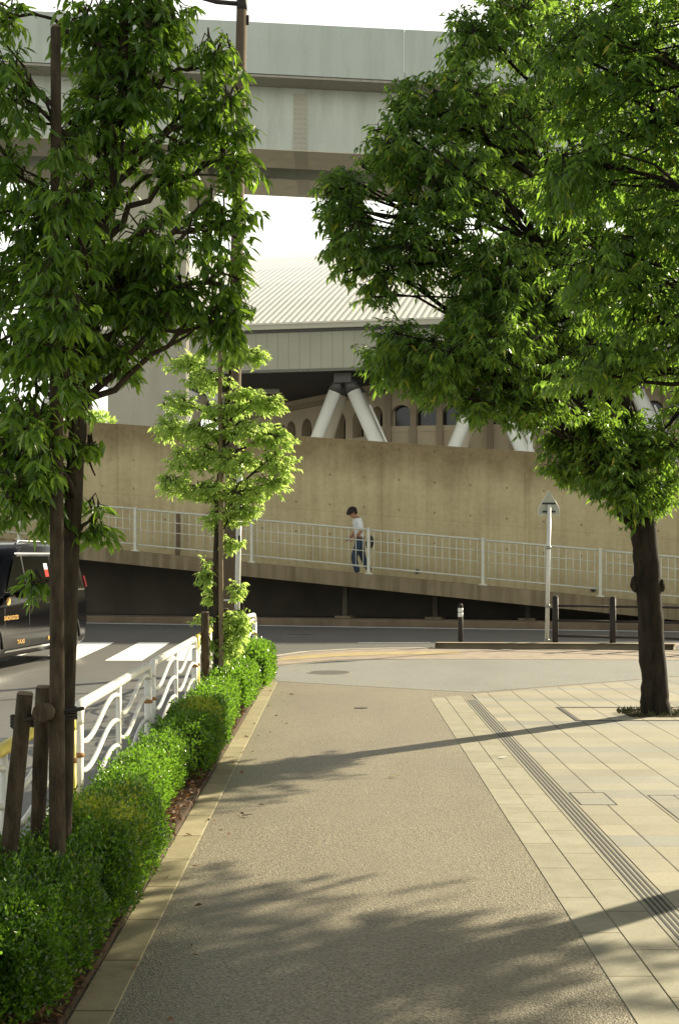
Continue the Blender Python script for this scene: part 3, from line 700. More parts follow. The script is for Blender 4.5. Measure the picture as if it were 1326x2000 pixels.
def ell(name, c, r, mat, parent, rot=(0, 0, 0), disp=0, seed=0, cut=None):
    bm = bmesh.new(); bmesh.ops.create_icosphere(bm, subdivisions=4, radius=1)
    rnd = random.Random(seed); ph = [(Vector((rnd.uniform(-1, 1), rnd.uniform(-1, 1), rnd.uniform(-1, 1)))*9, rnd.random()*6) for _ in range(6)]
    for v in bm.verts:
        k = 1+disp*sum(math.sin(v.co.dot(a)+b) for a, b in ph)/3
        v.co = Vector((v.co.x*r[0], v.co.y*r[1], v.co.z*r[2]))*k
    if cut: bmesh.ops.delete(bm, geom=[v for v in bm.verts if cut(v.co)], context='VERTS')
    me = bpy.data.meshes.new(name); bm.to_mesh(me); bm.free(); me.materials.append(mat)
    for pl in me.polygons: pl.use_smooth = True
    o = bpy.data.objects.new(name, me); COL.objects.link(o); o.location = c; o.rotation_euler = rot; o.parent = parent; return o
SKIN = plain('skin', (.40, .20, .12), .55, 0, .05, 8); HAIR = plain('hair', (.016, .008, .006), .8, 0, .3, 60)
SHIRT = plain('white_cotton', (.74, .76, .74), .8, 0, .05, 9); JEANS = plain('denim', (.035, .06, .10), .85, 0, .2, 14); SHOE = plain('shoe', (.3, .3, .28), .7)
pu, _ = RF.hit(702, 1116, 2.0)
pz = top(pu)-.14
per = thing('person', 'person walking down the ramp, head bowed, in white shirt and blue jeans', 'person', RF.W(pu, 2.0, pz))
per.rotation_euler = (0, 0, RF.ang+R(30))
# local: faces -x, its left side is -y (towards the camera)
body = [((0, 0, .93), (.13, .10)), ((-.01, 0, 1.08), (.115, .09)), ((-.03, 0, 1.26), (.14, .10)), ((-.05, 0, 1.40), (.12, .085)), ((-.085, 0, 1.475), .05), ((-.125, 0, 1.495), .055), ((-.175, 0, 1.525), (.088, .078)), ((-.20, 0, 1.585), (.095, .085)),
        ((-.04, -.15, 1.385), .060), ((-.01, -.215, 1.13), .046), ((-.17, -.16, .955), .036), ((-.235, -.12, .90), (.034, .018)),
        ((-.04, .15, 1.385), .060), ((-.04, .215, 1.13), .046), ((-.20, .15, .965), .036), ((-.265, .11, .92), (.034, .018)),
        ((-.01, -.09, .88), .088), ((-.17, -.10, .50), .062), ((-.06, -.10, .10), .040), ((-.14, -.10, .035), .032), ((-.21, -.10, .03), .024),
        ((.02, .09, .88), .088), ((.11, .09, .48), .060), ((.30, .09, .14), .040), ((.24, .09, .04), .032), ((.18, .09, .03), .024)]
be = [(0, 1), (1, 2), (2, 3), (3, 4), (4, 5), (5, 6), (6, 7), (3, 8), (8, 9), (9, 10), (10, 11), (3, 12), (12, 13), (13, 14), (14, 15), (0, 16), (16, 17), (17, 18), (18, 19), (19, 20), (0, 21), (21, 22), (22, 23), (23, 24), (24, 25)]
for root_i, sy in ((11, 1), (15, -1)):       # fingers
    wx, wy, wz = body[root_i][0]
    for k_ in range(4):
        o0 = len(body); oy = (k_-1.5)*.017
        L_ = (.036, .042, .040, .032)[k_]
        body.append(((wx-.035, wy+oy+.01*sy, wz-.025), .009)); body.append(((wx-.05-L_*.5, wy+oy+.015*sy, wz-.03-L_*.6), .008)); be += [(root_i, o0), (o0, o0+1)]
    o0 = len(body); body.append(((wx-.02, wy+.045*sy, wz+.0), .010)); body.append(((wx-.05, wy+.055*sy, wz-.02), .009)); be += [(root_i, o0), (o0, o0+1)]
skin_obj('body', body, be, SKIN, per)
# face details and hair
ell('nose', (-.268, 0, 1.525), (.018, .012, .020), SKIN, per)
for sy in (-1, 1):
    ell('eye', (-.268, sy*.030, 1.560), (.010, .013, .008), plain('eye', (.03, .02, .02), .3), per)
    ell('ear', (-.165, sy*.083, 1.565), (.020, .010, .030), SKIN, per)
ell('hair', (-.185, 0, 1.605), (.135, .122, .118), HAIR, per, (0, R(-30), 0), .085, 3, cut=lambda c: c.z < -.03 and c.x < .03)
shirt = [((0, 0, .80), (.160, .135)), ((-.01, 0, 1.08), (.145, .115)), ((-.03, 0, 1.26), (.165, .125)), ((-.05, 0, 1.38), (.145, .105)), ((-.072, 0, 1.445), (.075, .07)),
         ((-.04, -.155, 1.38), .082), ((-.02, -.20, 1.22), .072), ((-.01, -.215, 1.12), .066), ((-.04, .155, 1.38), .082), ((-.04, .20, 1.22), .072), ((-.04, .215, 1.12), .066)]
skin_obj('shirt', shirt, [(0, 1), (1, 2), (2, 3), (3, 4), (3, 5), (5, 6), (6, 7), (3, 8), (8, 9), (9, 10)], SHIRT, per)
jeans = [((0, 0, 1.05), (.135, .110)), ((0, 0, .90), (.150, .13)), ((-.02, -.09, .84), .112), ((-.17, -.10, .50), .088), ((-.07, -.10, .12), .078),
         ((.02, .09, .84), .112), ((.11, .09, .48), .084), ((.29, .09, .16), .074)]
skin_obj('jeans', jeans, [(0, 1), (1, 2), (2, 3), (3, 4), (1, 5), (5, 6), (6, 7)], JEANS, per)
for nm, c in (('shoe', (-.13, -.10, .045)), ('shoe', (.25, .09, .055))): ell(nm, c, (.135, .05, .045), SHOE, per)
bag = ell('shoulder_bag', RF.W(pu+.27, 1.95, pz+.86), (.10, .09, .17), plain('black_bag', (.015, .015, .015), .6), None, (0, R(8), RF.ang+R(30)), .02, 5)
tag(bag, "small black bag hanging behind the walking person's hip", 'bag')

# ================================================================== TAXI VAN
CARP = plain('black_car_paint', (.004, .004, .005), .16, 0, .1, 1, .12); CG = plain('car_glass', (.003, .004, .004), .04, 0, .1, 1, .12)
CHR = plain('chrome', (.75, .75, .74), .18, 1.0, .03); TYRE = plain('tyre', (.02, .02, .02), .8); GOLD = plain('gold_lettering', (.62, .36, .09), .5)
REDL = plain('tail_lamp_red', (.45, .02, .015), .25); LAMPW = plain('lamp_clear', (.7, .72, .74), .15); TRIMB = plain('black_trim', (.02, .02, .02), .6)
ya_ = R(8.5); hd = Vector((-math.sin(ya_), -math.cos(ya_), 0)); lf = Vector((math.cos(ya_), -math.sin(ya_), 0))
rear = Vector(((177-HX)/F*23.3, 23.3, ZR)); CC = rear+hd*2.36-lf*.87
car = thing('taxi_van', 'glossy black minivan taxi with gold lettering standing across the pedestrian crossing', 'taxi', CC)
car.rotation_euler = (0, 0, math.atan2(hd.y, hd.x))
def cpart(mb, name, mat, bevel=0, par=None):
    sv_ = Vector(car.location); o = mb.build(name, mat, None, bevel); o.parent = par or car; return o
RINGS = [(.20, 2.50, -2.22, .80, .25), (.30, 2.63, -2.32, .855, .22), (.60, 2.68, -2.36, .872, .22), (.86, 2.64, -2.36, .872, .22), (.97, 2.48, -2.355, .862, .24), (1.04, 1.50, -2.345, .850, .20), (1.10, 1.36, -2.34, .842, .18), (1.62, .68, -2.20, .735, .18), (1.72, .50, -2.12, .700, .20), (1.80, .15, -1.98, .63, .25), (1.835, -.25, -1.75, .48, .25), (1.845, -.6, -1.4, .25, .2)]
def ringpts(z, xf, xr, hw, cr, n=5):
    out = []
    cr = min(cr, hw*.9)
    for cx_, cy_, a0 in ((xf-cr, hw-cr, 0), (xr+cr, hw-cr, 90), (xr+cr, -hw+cr, 180), (xf-cr, -hw+cr, 270)):
        for i in range(n): 
            a_ = R(a0+90*i/(n-1)); out.append(Vector((cx_+cr*math.cos(a_), cy_+cr*math.sin(a_), z)))
    return out
bd = MB(); m_ = 20; allp = []
for r_ in RINGS: allp += ringpts(*r_)
fs = [(i*m_+k_, i*m_+(k_+1) % m_, (i+1)*m_+(k_+1) % m_, (i+1)*m_+k_) for i in range(len(RINGS)-1) for k_ in range(m_)]
bd.add(allp, fs, True); bd.add(allp[:m_], [tuple(range(m_-1, -1, -1))]); bd.add(allp[-m_:], [tuple(range(m_))], True)
cpart(bd, 'body', CARP)
def prof_(z):
    for a, b in zip(RINGS[:-1], RINGS[1:]):
        if a[0] <= z <= b[0]:
            t_ = (z-a[0])/(b[0]-a[0]); return [a[i]+(b[i]-a[i])*t_ for i in range(1, 5)]
    return RINGS[-1][1:]
def side_panel(x00, x01, x10, x11, z0, z1_, sgn, off=.006, n=6):
    mb = MB(); pts = []
    for j in range(n+1):
        z = z0+(z1_-z0)*j/n; t_ = j/n; hw_ = prof_(z)[2]
        xa_, xb_ = x00+(x10-x00)*t_, x01+(x11-x01)*t_
        for i in range(5): pts.append(Vector((xa_+(xb_-xa_)*i/4, sgn*(hw_+off), z)))
    mb.add(pts, [(j*5+i, j*5+i+1, (j+1)*5+i+1, (j+1)*5+i) for j in range(n) for i in range(4)], True); return mb
for s_ in (1, -1):
    cpart(side_panel(.42, 1.20, .42, .66, 1.12, 1.62, s_), 'front_window', CG)
    cpart(side_panel(-.72, .34, -.72, .34, 1.12, 1.62, s_), 'sliding_door_window', CG)
    cpart(side_panel(-2.05, -.80, -1.92, -.80, 1.14, 1.62, s_), 'rear_quarter_window', CG)
    cpart(side_panel(-2.10, 1.28, -2.10, 1.28, 1.075, 1.10, s_, .010, 2), 'belt_trim', CHR)
    cpart(side_panel(-1.95, .62, -1.93, .60, 1.65, 1.672, s_, .008, 2), 'window_top_trim', CHR)
    cpart(side_panel(-1.3, 1.3, -1.3, 1.3, .27, .30, s_, .012, 2), 'sill_trim', CHR)
    for x in (1.32, .385, -.76): cpart(side_panel(x, x+.008, x, x+.008, .32, 1.06, s_, .002, 4), 'door_gap', TRIMB)
    for x in (.55, -.62):
        hm = MB(); hm.tube([(x-.10, s_*.885, .93), (x-.09, s_*.905, .93), (x+.09, s_*.905, .93), (x+.10, s_*.885, .93)], .014, 8); cpart(hm, 'door_handle', CHR)
    mr = MB(); mm = ell('wing_mirror', (1.12, s_*1.02, 1.13), (.09, .13, .10), CARP, car); ell('mirror_glass', (1.055, s_*1.02, 1.13), (.03, .115, .082), LAMPW, car)
    mr.tube([(1.10, s_*.85, 1.08), (1.12, s_*.95, 1.09)], .03, 8); cpart(mr, 'mirror_arm', TRIMB)
    # roof rail
    rr = MB(); rr.tube([(.25, s_*.60, 1.80), (.15, s_*.60, 1.845), (-1.75, s_*.58, 1.835), (-1.9, s_*.58, 1.79)], .016, 8); cpart(rr, 'roof_rail', CHR)
    # lamps
    tl = MB(); hp = []
    for z, xx, yy in ((1.30, -2.23, .80), (1.30, -2.29, .70), (1.12, -2.335, .72), (1.12, -2.24, .845)): hp.append(Vector((xx-.012, s_*(yy+.012), z)))
    tl.prism(hp, (.02, -.02*s_, 0)); cpart(tl, 'tail_lamp', REDL)
    hl = MB().prism([Vector((2.60, s_*.60, .88)), Vector((2.42, s_*.875, .90)), Vector((2.55, s_*.875, .72)), Vector((2.685, s_*.60, .72))], (.02, .01*s_, 0)); cpart(hl, 'headlight', LAMPW)
# windscreen, rear screen, grille, bumpers, plate
def endp(x_idx, z0, z1_, w0, w1_, off, name, mat):
    mb = MB(); pts = []
    for j in range(5):
        z = z0+(z1_-z0)*j/4; x = prof_(z)[x_idx]+off; ww = w0+(w1_-w0)*j/4
        pts += [Vector((x, -ww, z)), Vector((x, ww, z))]
    mb.add(pts, [(2*j, 2*j+1, 2*j+3, 2*j+2) for j in range(4)], True); cpart(mb, name, mat)
endp(0, 1.08, 1.60, .70, .58, .008, 'windscreen', CG); endp(1, 1.14, 1.62, .66, .58, -.008, 'rear_screen', CG)
cpart(MB().box((2.685, 0, .62), (.03, 1.0, .26)), 'grille', CHR, .01); cpart(MB().box((-2.372, 0, .78), (.012, .34, .17)), 'number_plate', LAMPW)
cpart(MB().box((2.63, 0, .30), (.14, 1.5, .16)), 'front_bumper', TRIMB, .04); cpart(MB().box((-2.33, 0, .34), (.12, 1.5, .18)), 'rear_bumper', CARP, .04)
cpart(MB().prism([Vector((-1.62, -.01, 1.82)), Vector((-1.78, -.01, 1.82)), Vector((-1.76, -.01, 1.90))], (0, .02, 0)), 'roof_fin', CARP)
lm = MB().box((.02, 0, 1.90), (.14, .36, .11)); lo = cpart(lm, 'roof_sign', LAMPW, .03)
for wx in (1.78, -1.45):
    for s_ in (1, -1):
        wm = MB(); n = 28
        wm.tube([(wx, s_*.66, .33), (wx, s_*.68, .33), (wx, s_*.845, .33), (wx, s_*.865, .33)], [.29, .33, .33, .30], n); wo = cpart(wm, 'wheel', TYRE)
        rm_ = MB(); rm_.tube([(wx, s_*.866, .33), (wx, s_*.872, .33)], .205, n)
        for q in range(10):
            an = q*math.pi/5; c_ = Vector((wx+.12*math.cos(an), s_*.876, .33+.12*math.sin(an)))
            rm_.box(c_, (.17, .010, .028), M=Matrix.Rotation(-an, 4, 'Y'))
        cpart(rm_, 'rim', CHR, par=wo)
        ar = MB(); pts = [(wx+.37*math.cos(math.pi*i/14), s_*.8705, .33+.37*math.sin(math.pi*i/14)) for i in range(15)]
        ar.tube(pts, .018, 6); cpart(ar, 'wheel_arch', TRIMB)
# lettering on the doors
def carside(px, py):
    d = Vector(((px-HX)/F, 1, (HY-py)/F)); c = Vector((0, 0, CH)); q0 = CC+lf*.872
    t_ = ((q0-c).dot(lf))/d.dot(lf); pnt = c+d*t_-CC; return pnt.dot(hd), pnt.z

def door_text(txt, px, py, size, nm):
    x, z = carside(px, py); cu = bpy.data.curves.new(nm, 'FONT'); cu.body = txt; cu.size = size; cu.align_x = 'LEFT'; cu.extrude = .001; cu.offset = .001; cu.materials.append(GOLD)
    o = bpy.data.objects.new(nm, cu); COL.objects.link(o); o.parent = car; hw_ = prof_(max(.21, z))[2]
    dg = bpy.context.evaluated_depsgraph_get(); dg.update(); em = bpy.data.meshes.new_from_object(o.evaluated_get(dg)); bpy.data.objects.remove(o)
    o = bpy.data.objects.new(nm, em); COL.objects.link(o); o.parent = car
    o.location = (x, hw_+.009, z); o.rotation_euler = (R(90), 0, R(180)); return o
door_text('DAIICHI KOUTSU', 8, 1212, .085, 'company_lettering').scale.x = .80
door_text('TAXI', 35, 1258, .085, 'taxi_lettering').scale.x = 1.5
door_text('MO', 95, 1250, .095, 'side_lettering')
x, z = carside(19, 1175); ell('door_emblem', (x, prof_(z)[2]+.003, z), (.075, .006, .06), GOLD, car)
x, z = carside(100, 1112)
cpart(side_panel(x-.10, x+.05, x-.10, x+.05, z+.00, z+.09, 1, .010, 2), 'window_sticker', LAMPW); cpart(side_panel(x-.10, x+.05, x-.10, x+.05, z-.11, z-.004, 1, .010, 2), 'red_sticker', REDL)

# ================================================================== FOLIAGE
def leaf_mesh(name, pos, dirs, nrm, L, Wd, mat, parent, detail=0, seed=0, curl=.18):
    """one mesh of many single leaves: pos base point, dirs axis, nrm blade normal"""
    pos = np.asarray(pos, float); n = len(pos); d = dirs/np.linalg.norm(dirs, axis=1)[:, None]
    nr = nrm-d*np.sum(nrm*d, 1)[:, None]; nr /= np.linalg.norm(nr, axis=1)[:, None]+1e-9; sd_ = np.cross(d, nr)
    L = L[:, None]; Wd = Wd[:, None]
    loc = np.array(parent_loc(parent)) if parent is not None else np.zeros(3)
    pos = pos-loc
    if detail: # 8 points: base, three cross pairs folded on the midrib, tip
        st = [(0.0, .06), (.32, .5), (.68, .40)]; cols = []
        for t_, wd in st:
            c = pos+d*L*t_-nr*L*curl*t_*t_*1.2; e = nr*Wd*wd*.35
            cols += [c+sd_*Wd*wd+e, c, c-sd_*Wd*wd+e]
        cols.append(pos+d*L-nr*L*curl*1.3); V = np.stack(cols, 1).reshape(-1, 3); k_ = 10
        quads = [(0, 1, 4, 3), (1, 2, 5, 4), (3, 4, 7, 6), (4, 5, 8, 7)]; tris = [(6, 7, 9), (7, 8, 9)]
    else:
        c = pos+d*L*.42; e = nr*Wd*.18
        cols = [pos, c+sd_*Wd*.5+e, pos+d*L-nr*L*curl, c-sd_*Wd*.5+e]; V = np.stack(cols, 1).reshape(-1, 3); k_ = 4
        quads = []; tris = [(0, 1, 2), (0, 2, 3)]
    base = (np.arange(n)*k_)[:, None]
    li = []; ls = []; tot = 0
    nq, ntri = len(quads), len(tris); per_ = nq*4+ntri*3
    patt = np.array([i for q in quads for i in q]+[i for q in tris for i in q])
    idx = (base+patt[None, :]).reshape(-1)
    starts_p = np.cumsum([0]+[4]*nq+[3]*ntri)[:-1]
    starts = ((np.arange(n)*per_)[:, None]+starts_p[None, :]).reshape(-1)
    me = bpy.data.meshes.new(name); me.vertices.add(len(V)); me.vertices.foreach_set('co', V.reshape(-1))
    me.loops.add(len(idx)); me.loops.foreach_set('vertex_index', idx.astype(np.int32))
    me.polygons.add(len(starts)); me.polygons.foreach_set('loop_start', starts.astype(np.int32))
    me.update(calc_edges=True)
    rg = np.random.default_rng(seed); r_ = np.repeat(rg.random(n), nq+ntri).astype(np.float32)
    at = me.attributes.new('rnd', 'FLOAT', 'FACE'); at.data.foreach_set('value', r_)
    me.materials.append(mat); o = bpy.data.objects.new(name, me); COL.objects.link(o)
    if parent is not None: o.parent = parent
    return o

def make_tree(root, trunk, tr, blobs, mat, bark, leafL, leafW, per, seed, detail=0, twigL=.35, droop=.8, limbs=True, limb_r=.45, bark_n=10, rough=True, dens=1.0):
    """trunk: polyline; blobs: (centre, (rx,ry,rz), clusters). Twigs grow from limbs inside each blob."""
    rg = np.random.default_rng(seed); rn = random.Random(seed)
    tk = MB(); pts = []; rad = []
    for i in range(len(trunk)-1):
        a, b = Vector(trunk[i]), Vector(trunk[i+1]); m = 5
        for j in range(m):
            t_ = j/m; pts.append(a.lerp(b, t_)+Vector((rn.uniform(-1, 1), rn.uniform(-1, 1), 0))*tr[i]*.07*(1 if (i or j) else 0)); rad.append((tr[i]+(tr[i+1]-tr[i])*t_)*rn.uniform(.95, 1.05))
    pts.append(Vector(trunk[-1])); rad.append(tr[-1])
    tk.tube(pts, rad, 14 if rough else bark_n);     br = MB(); LP = []; LD = []; LN = []
    tw = MB()
    for (c, r_, nc) in blobs:
        c = Vector(c); r_ = Vector(r_); nc = int(nc*dens)
        # limb from the trunk to this blob
        best = min(range(len(pts)), key=lambda i: abs(pts[i].z-(c.z-.55*math.hypot(c.x-pts[i].x, c.y-pts[i].y)-r_.z*.3))+.3*(pts[i]-c).length)
        s0 = pts[best]; r0 = max(.008, min(rad[best]*.6, limb_r*.035*(c-s0).length+.012)); m = 9; limb = []
        for j in range(m+1):
            t_ = j/m; q = s0.lerp(c, t_)+Vector((0, 0, .14*(c-s0).length*math.sin(math.pi*t_)))+Vector((rn.uniform(-1, 1), rn.uniform(-1, 1), rn.uniform(-1, 1)))*.035*(c-s0).length*(1 if 0 < j else 0); limb.append(q)
        br.tube(limb, [r0*(1-.75*j/m) for j in range(m+1)], 7)
        subs = []
        for k_ in range(max(3, nc//9)):
            dv_ = Vector((rn.gauss(0, 1), rn.gauss(0, 1), rn.gauss(0, 1))).normalized(); e_ = c+Vector((dv_.x*r_.x, dv_.y*r_.y, dv_.z*r_.z))*rn.uniform(.55, .9)
            s_ = limb[rn.randint(m//2, m)]; q = [s_.lerp(e_, j/4)+Vector((rn.uniform(-1, 1), rn.uniform(-1, 1), rn.uniform(-1, 1)))*.05*(e_-s_).length*(j > 0)+Vector((0, 0, .08*(e_-s_).length*math.sin(math.pi*j/4))) for j in range(5)]
            br.tube(q, [r0*.32*(1-.7*j/4)+.002 for j in range(5)], 5, caps=False); subs += q[1:]
        for k_ in range(nc):
            u = Vector((rn.gauss(0, 1), rn.gauss(0, 1), rn.gauss(0, 1))).normalized()*(rn.random()**.42)
            if u.z < -.5 and rn.random() < .3: continue
            p_ = c+Vector((u.x*r_.x, u.y*r_.y, u.z*r_.z))
            s_ = min(subs, key=lambda q: (q-p_).length)
            out = (p_-s_); ol = out.length
            if ol < 1e-3: continue
            dirn = (out.normalized()*.8+Vector((u.x, u.y, .25))*.7+Vector((rn.uniform(-1, 1), rn.uniform(-1, 1), rn.uniform(-.6, .6)))*.5).normalized()
            tip = p_+dirn*twigL*.4+Vector((0, 0, -twigL*.12))
            if ol < 1.2*twigL+.5: tw.tube([s_, s_.lerp(p_, .6)+Vector((0, 0, .04)), p_, tip], [.0055, .004, .003, .0015] if leafL > .08 else [.004, .003, .002, .001], 4, caps=False)
            a = p_-dirn*twigL*.45; nl = max(4, int(per*rn.uniform(.7, 1.3)))
            side = dirn.cross(Vector((0, 0, 1))).normalized() if abs(dirn.z) < .95 else Vector((1, 0, 0))
            for q in range(nl):
                t_ = (q+.5)/nl; bp = a.lerp(tip, t_)
                sg = 1 if q % 2 else -1
                ld = side*sg*rn.uniform(.3, 1.0)+dirn*rn.uniform(.1, .9)+Vector((0, 0, -droop*rn.uniform(.6, 1.4)))+Vector((rn.gauss(0, .28), rn.gauss(0, .28), rn.gauss(0, .2)))
                LP.append(bp+Vector((rn.gauss(0, .02), rn.gauss(0, .02), rn.gauss(0, .02)))*twigL*2.0); LD.append(ld); LN.append((rn.gauss(0, .6)+side.x*sg*-.2, rn.gauss(0, .6), 1.0))
    for q_ in (br, tw): tk.add(q_.v, q_.f, True)
    tk.build('trunk', bark, root, rec=False)
    n = len(LP); LP = np.array([tuple(p) for p in LP]); LD = np.array([tuple(p) for p in LD]); LN = np.array(LN)
    L = leafL*rg.uniform(.5, 1.28, n); W_ = leafW*rg.uniform(.75, 1.2, n)
    o = leaf_mesh('foliage', LP, LD, LN, L, W_, mat, root, detail, seed)
    print('leaves', root.name, n); return o

def PB(px, py, rx, ry, Y, nc, dy=None, oy=0):
    """blob centred where the crown has that lobe: width and height from the lobe, depth dy in metres"""
    s_ = Y/F; return (P(px, py, Y+oy), (rx*s_, dy if dy else rx*s_, ry*s_), nc)

LEAF_NEAR = m_leaf('oak_leaf_near', (.022, .060, .010), (.065, .130, .020), (.40, .66, .06), .45, .36)
LEAF_BIG = m_leaf('oak_leaf_big', (.024, .064, .014), (.062, .130, .024), (.38, .64, .07), .42, .38, (.42, .36, .04))
LEAF_YOUNG = m_leaf('young_leaf', (.26, .41, .09), (.41, .55, .14), (.66, .87, .22), .5, .5)
LEAF_BOX = m_leaf('boxwood_leaf', (.007, .030, .004), (.030, .090, .009), (.27, .53, .04), .40, .24, (.30, .26, .05))
LEAF_BOXY = m_leaf('boxwood_leaf_yellow', (.14, .21, .02), (.24, .29, .03), (.62, .72, .06), .42, .35)

# --- nearest tree on the left, with stakes
Y1 = 5.55
t1 = thing('street_tree', 'slender leafy tree staked to a tall pole at the left front', 'tree', (P(135, 0, 5.5).x, 5.5, 0), 'evergreen oak street trees')
trk = [((116-HX)*Y1/F, Y1, 0), P(131, 1300, Y1), P(148, 900, Y1), P(156, 770, Y1), P(206, 470, Y1), P(240, 240, Y1), P(243, 20, Y1), P(262, -300, Y1), P(270, -700, Y1)]
bl = [PB(230, -450, 170, 170, Y1, 34), PB(330, -160, 150, 130, Y1, 44), PB(150, -150, 120, 120, Y1, 30), PB(300, 25, 75, 80, Y1, 34), PB(190, 75, 75, 100, Y1, 40), PB(270, 160, 90, 100, Y1, 44),
      PB(200, 250, 80, 90, Y1, 38), PB(425, 120, 45, 70, Y1, 14, .15), PB(440, 235, 55, 75, Y1, 22, .15), PB(462, 320, 42, 70, Y1, 15, .15), PB(380, 240, 45, 80, Y1, 14, .15), PB(340, 330, 70, 80, Y1, 20), PB(175, 400, 80, 70, Y1, 34), PB(60, 430, 90, 90, Y1, 34),
      PB(90, 560, 110, 90, Y1, 50), PB(240, 560, 110, 100, Y1, 60), PB(340, 600, 80, 70, Y1, 34), PB(425, 450, 45, 100, Y1, 17, .12), PB(430, 620, 35, 70, Y1, 13, .12), PB(40, 740, 55, 130, Y1, 22), PB(120, 690, 90, 60, Y1, 26),
      PB(215, 690, 90, 50, Y1, 20), PB(55, 900, 75, 100, Y1, 36), PB(40, 660, 70, 60, Y1-.2, 18, .25), PB(60, 820, 65, 55, Y1-.3, 18, .25), PB(30, 960, 60, 60, Y1-.2, 16, .2), PB(85, 900, 40, 60, Y1-.3, 12, .12), PB(470, 430, 22, 50, Y1, 7, .08), PB(462, 540, 20, 60, Y1, 7, .08), PB(452, 640, 26, 45, Y1, 8, .08), PB(300, 470, 90, 60, Y1-.2, 22, .3), PB(180, 520, 90, 60, Y1+.2, 20, .3), PB(95, 960, 45, 70, Y1, 16), PB(188, 1010, 26, 45, Y1, 7, .08), PB(182, 890, 14, 50, Y1, 4, .06), PB(70, 1140, 28, 14, Y1, 4, .06),
      PB(120, 400, 55, 60, Y1-.45, 14, .12), PB(115, 510, 60, 50, Y1-.45, 16, .12), PB(120, 610, 60, 50, Y1-.45, 16, .12), PB(95, 690, 50, 45, Y1-.4, 12, .12), PB(130, 290, 40, 50, Y1-.4, 8, .1), PB(130, 765, 35, 35, Y1-.4, 6, .1), PB(10, 190, 65, 95, Y1-.3, 26, .25), PB(0, 330, 60, 60, Y1-.3, 14, .25), PB(10, 25, 35, 30, Y1, 6, .1), PB(-80, 500, 110, 200, Y1, 40), PB(-90, 820, 100, 150, Y1, 30), PB(-100, 120, 100, 170, Y1, 26)]
make_tree(t1, trk, [.040, .036, .033, .036, .026, .022, .018, .013, .008], bl, LEAF_NEAR, BARK1, .062, .0165, 17, 11, detail=1, twigL=.15, droop=.75, limb_r=.17, dens=1.45)
def stake(label, p0, p1, r, mat=STAKE, name='tree_stake', group=None, r1=None):
    r1 = r1 or r
    t = thing(name, label, 'stake', p0, group)
    d_ = Vector(p1)-Vector(p0); rn = random.Random(int(abs(p1[0])*1000)); pp = [Vector(p0)+d_*i/10+Vector((rn.uniform(-1, 1), rn.uniform(-1, 1), 0))*r*.06 for i in range(11)]
    MB().tube(pp, [(r+(r1-r)*i/10)*rn.uniform(.96, 1.05) for i in range(11)], 14).build('pole', mat, t)
    c = Vector(p1); MB().tube([c, c+d_.normalized()*r*.3], [r1*1.0, r1*.8], 14).build('cut_end', plain('cut_wood', (.16, .12, .08), .9), t)
    return t
Ys = 5.4
stake('very tall straight wooden pole tied to the nearest tree', ((119-HX)*Ys/F, Ys-.06, 0), P(110, 55, Ys-.06), .032, r1=.019, group='wooden tree stakes')
stake('short round stake left of the nearest tree, the leftmost of the two', (P(-4, 0, 5.25).x, 5.25, 0), P(50, 1356, 5.25), .031, group='wooden tree stakes')
stake('short round stake close behind, between the leftmost stake and the trunk', (P(66, 0, 5.6).x, 5.6, 0), P(86, 1343, 5.6), .030, group='wooden tree stakes')
t = thing('cross_log', 'short horizontal log end lashed across the stakes of the nearest tree', 'log', P(85, 1390, 5.2))
MB().tube([P(82, 1392, 5.08), P(98, 1390, 5.5)], .034, 14).build('log', STAKE, t)
for (px, py, r_) in ((44, 1400, .040), (120, 1385, .058)):
    for q in range(4):
        c = P(px, py+q*6, 5.28 if px < 60 else 5.42); n = 16
        MB().tube([c+Vector((r_*math.cos(a*2*math.pi/n), r_*math.sin(a*2*math.pi/n), .004*math.sin(a))) for a in range(n+1)], .005, 6, caps=False).build('rope', ROPE, t)
    MB().tube([P(px+6, py+6, 5.22), P(px+45, py-2, 5.22)], .008, 6).build('rope_end', ROPE, t)

# --- small light-green tree
Y2 = 14.1
t2 = thing('young_street_tree', 'small light green tree with layered leaf clumps at the end of the hedge', 'tree', (P(425, 0, Y2).x, Y2, 0), 'evergreen oak street trees')
trk = [((425-HX)*Y2/F, Y2, 0), P(424, 1100, Y2), P(428, 960, Y2), P(436, 860, Y2), P(448, 740, Y2), P(456, 690, Y2)]
bl = [PB(*a, Y2, n_, d_) for a, n_, d_ in (((490, 695, 34, 18), 14, .15), ((450, 705, 30, 18), 9, .2), ((370, 712, 38, 22), 14, .2), ((405, 740, 44, 24), 16, .25), ((470, 770, 30, 22), 10, .2), ((520, 785, 38, 20), 17, .2), ((440, 800, 45, 24), 18, .3),
      ((350, 790, 36, 22), 13, .2), ((335, 835, 32, 24), 14, .2), ((400, 845, 50, 28), 24, .35), ((480, 840, 48, 26), 22, .3), ((540, 855, 36, 26), 18, .22), ((380, 895, 58, 26), 28, .35), ((455, 900, 50, 28), 26, .4), ((545, 905, 34, 26), 18, .2),
      ((340, 945, 34, 24), 14, .2), ((400, 960, 44, 26), 22, .3), ((470, 960, 52, 28), 24, .3), ((530, 945, 34, 20), 13, .2), ((440, 1010, 42, 24), 16, .25), ((480, 1000, 26, 20), 8, .15), ((452, 1060, 18, 22), 6, .1))]
bl += [PB(403, 1120, 13, 30, Y2, 9, .08), PB(410, 1165, 8, 20, Y2, 3, .05), PB(462, 1150, 14, 22, Y2, 6, .08), PB(400, 1210, 18, 16, Y2, 3, .08), PB(455, 1225, 30, 30, Y2, 16, .15), PB(440, 1265, 28, 25, Y2, 12, .15), PB(468, 1200, 24, 18, Y2, 7, .12), PB(410, 1250, 20, 25, Y2, 5, .12)]
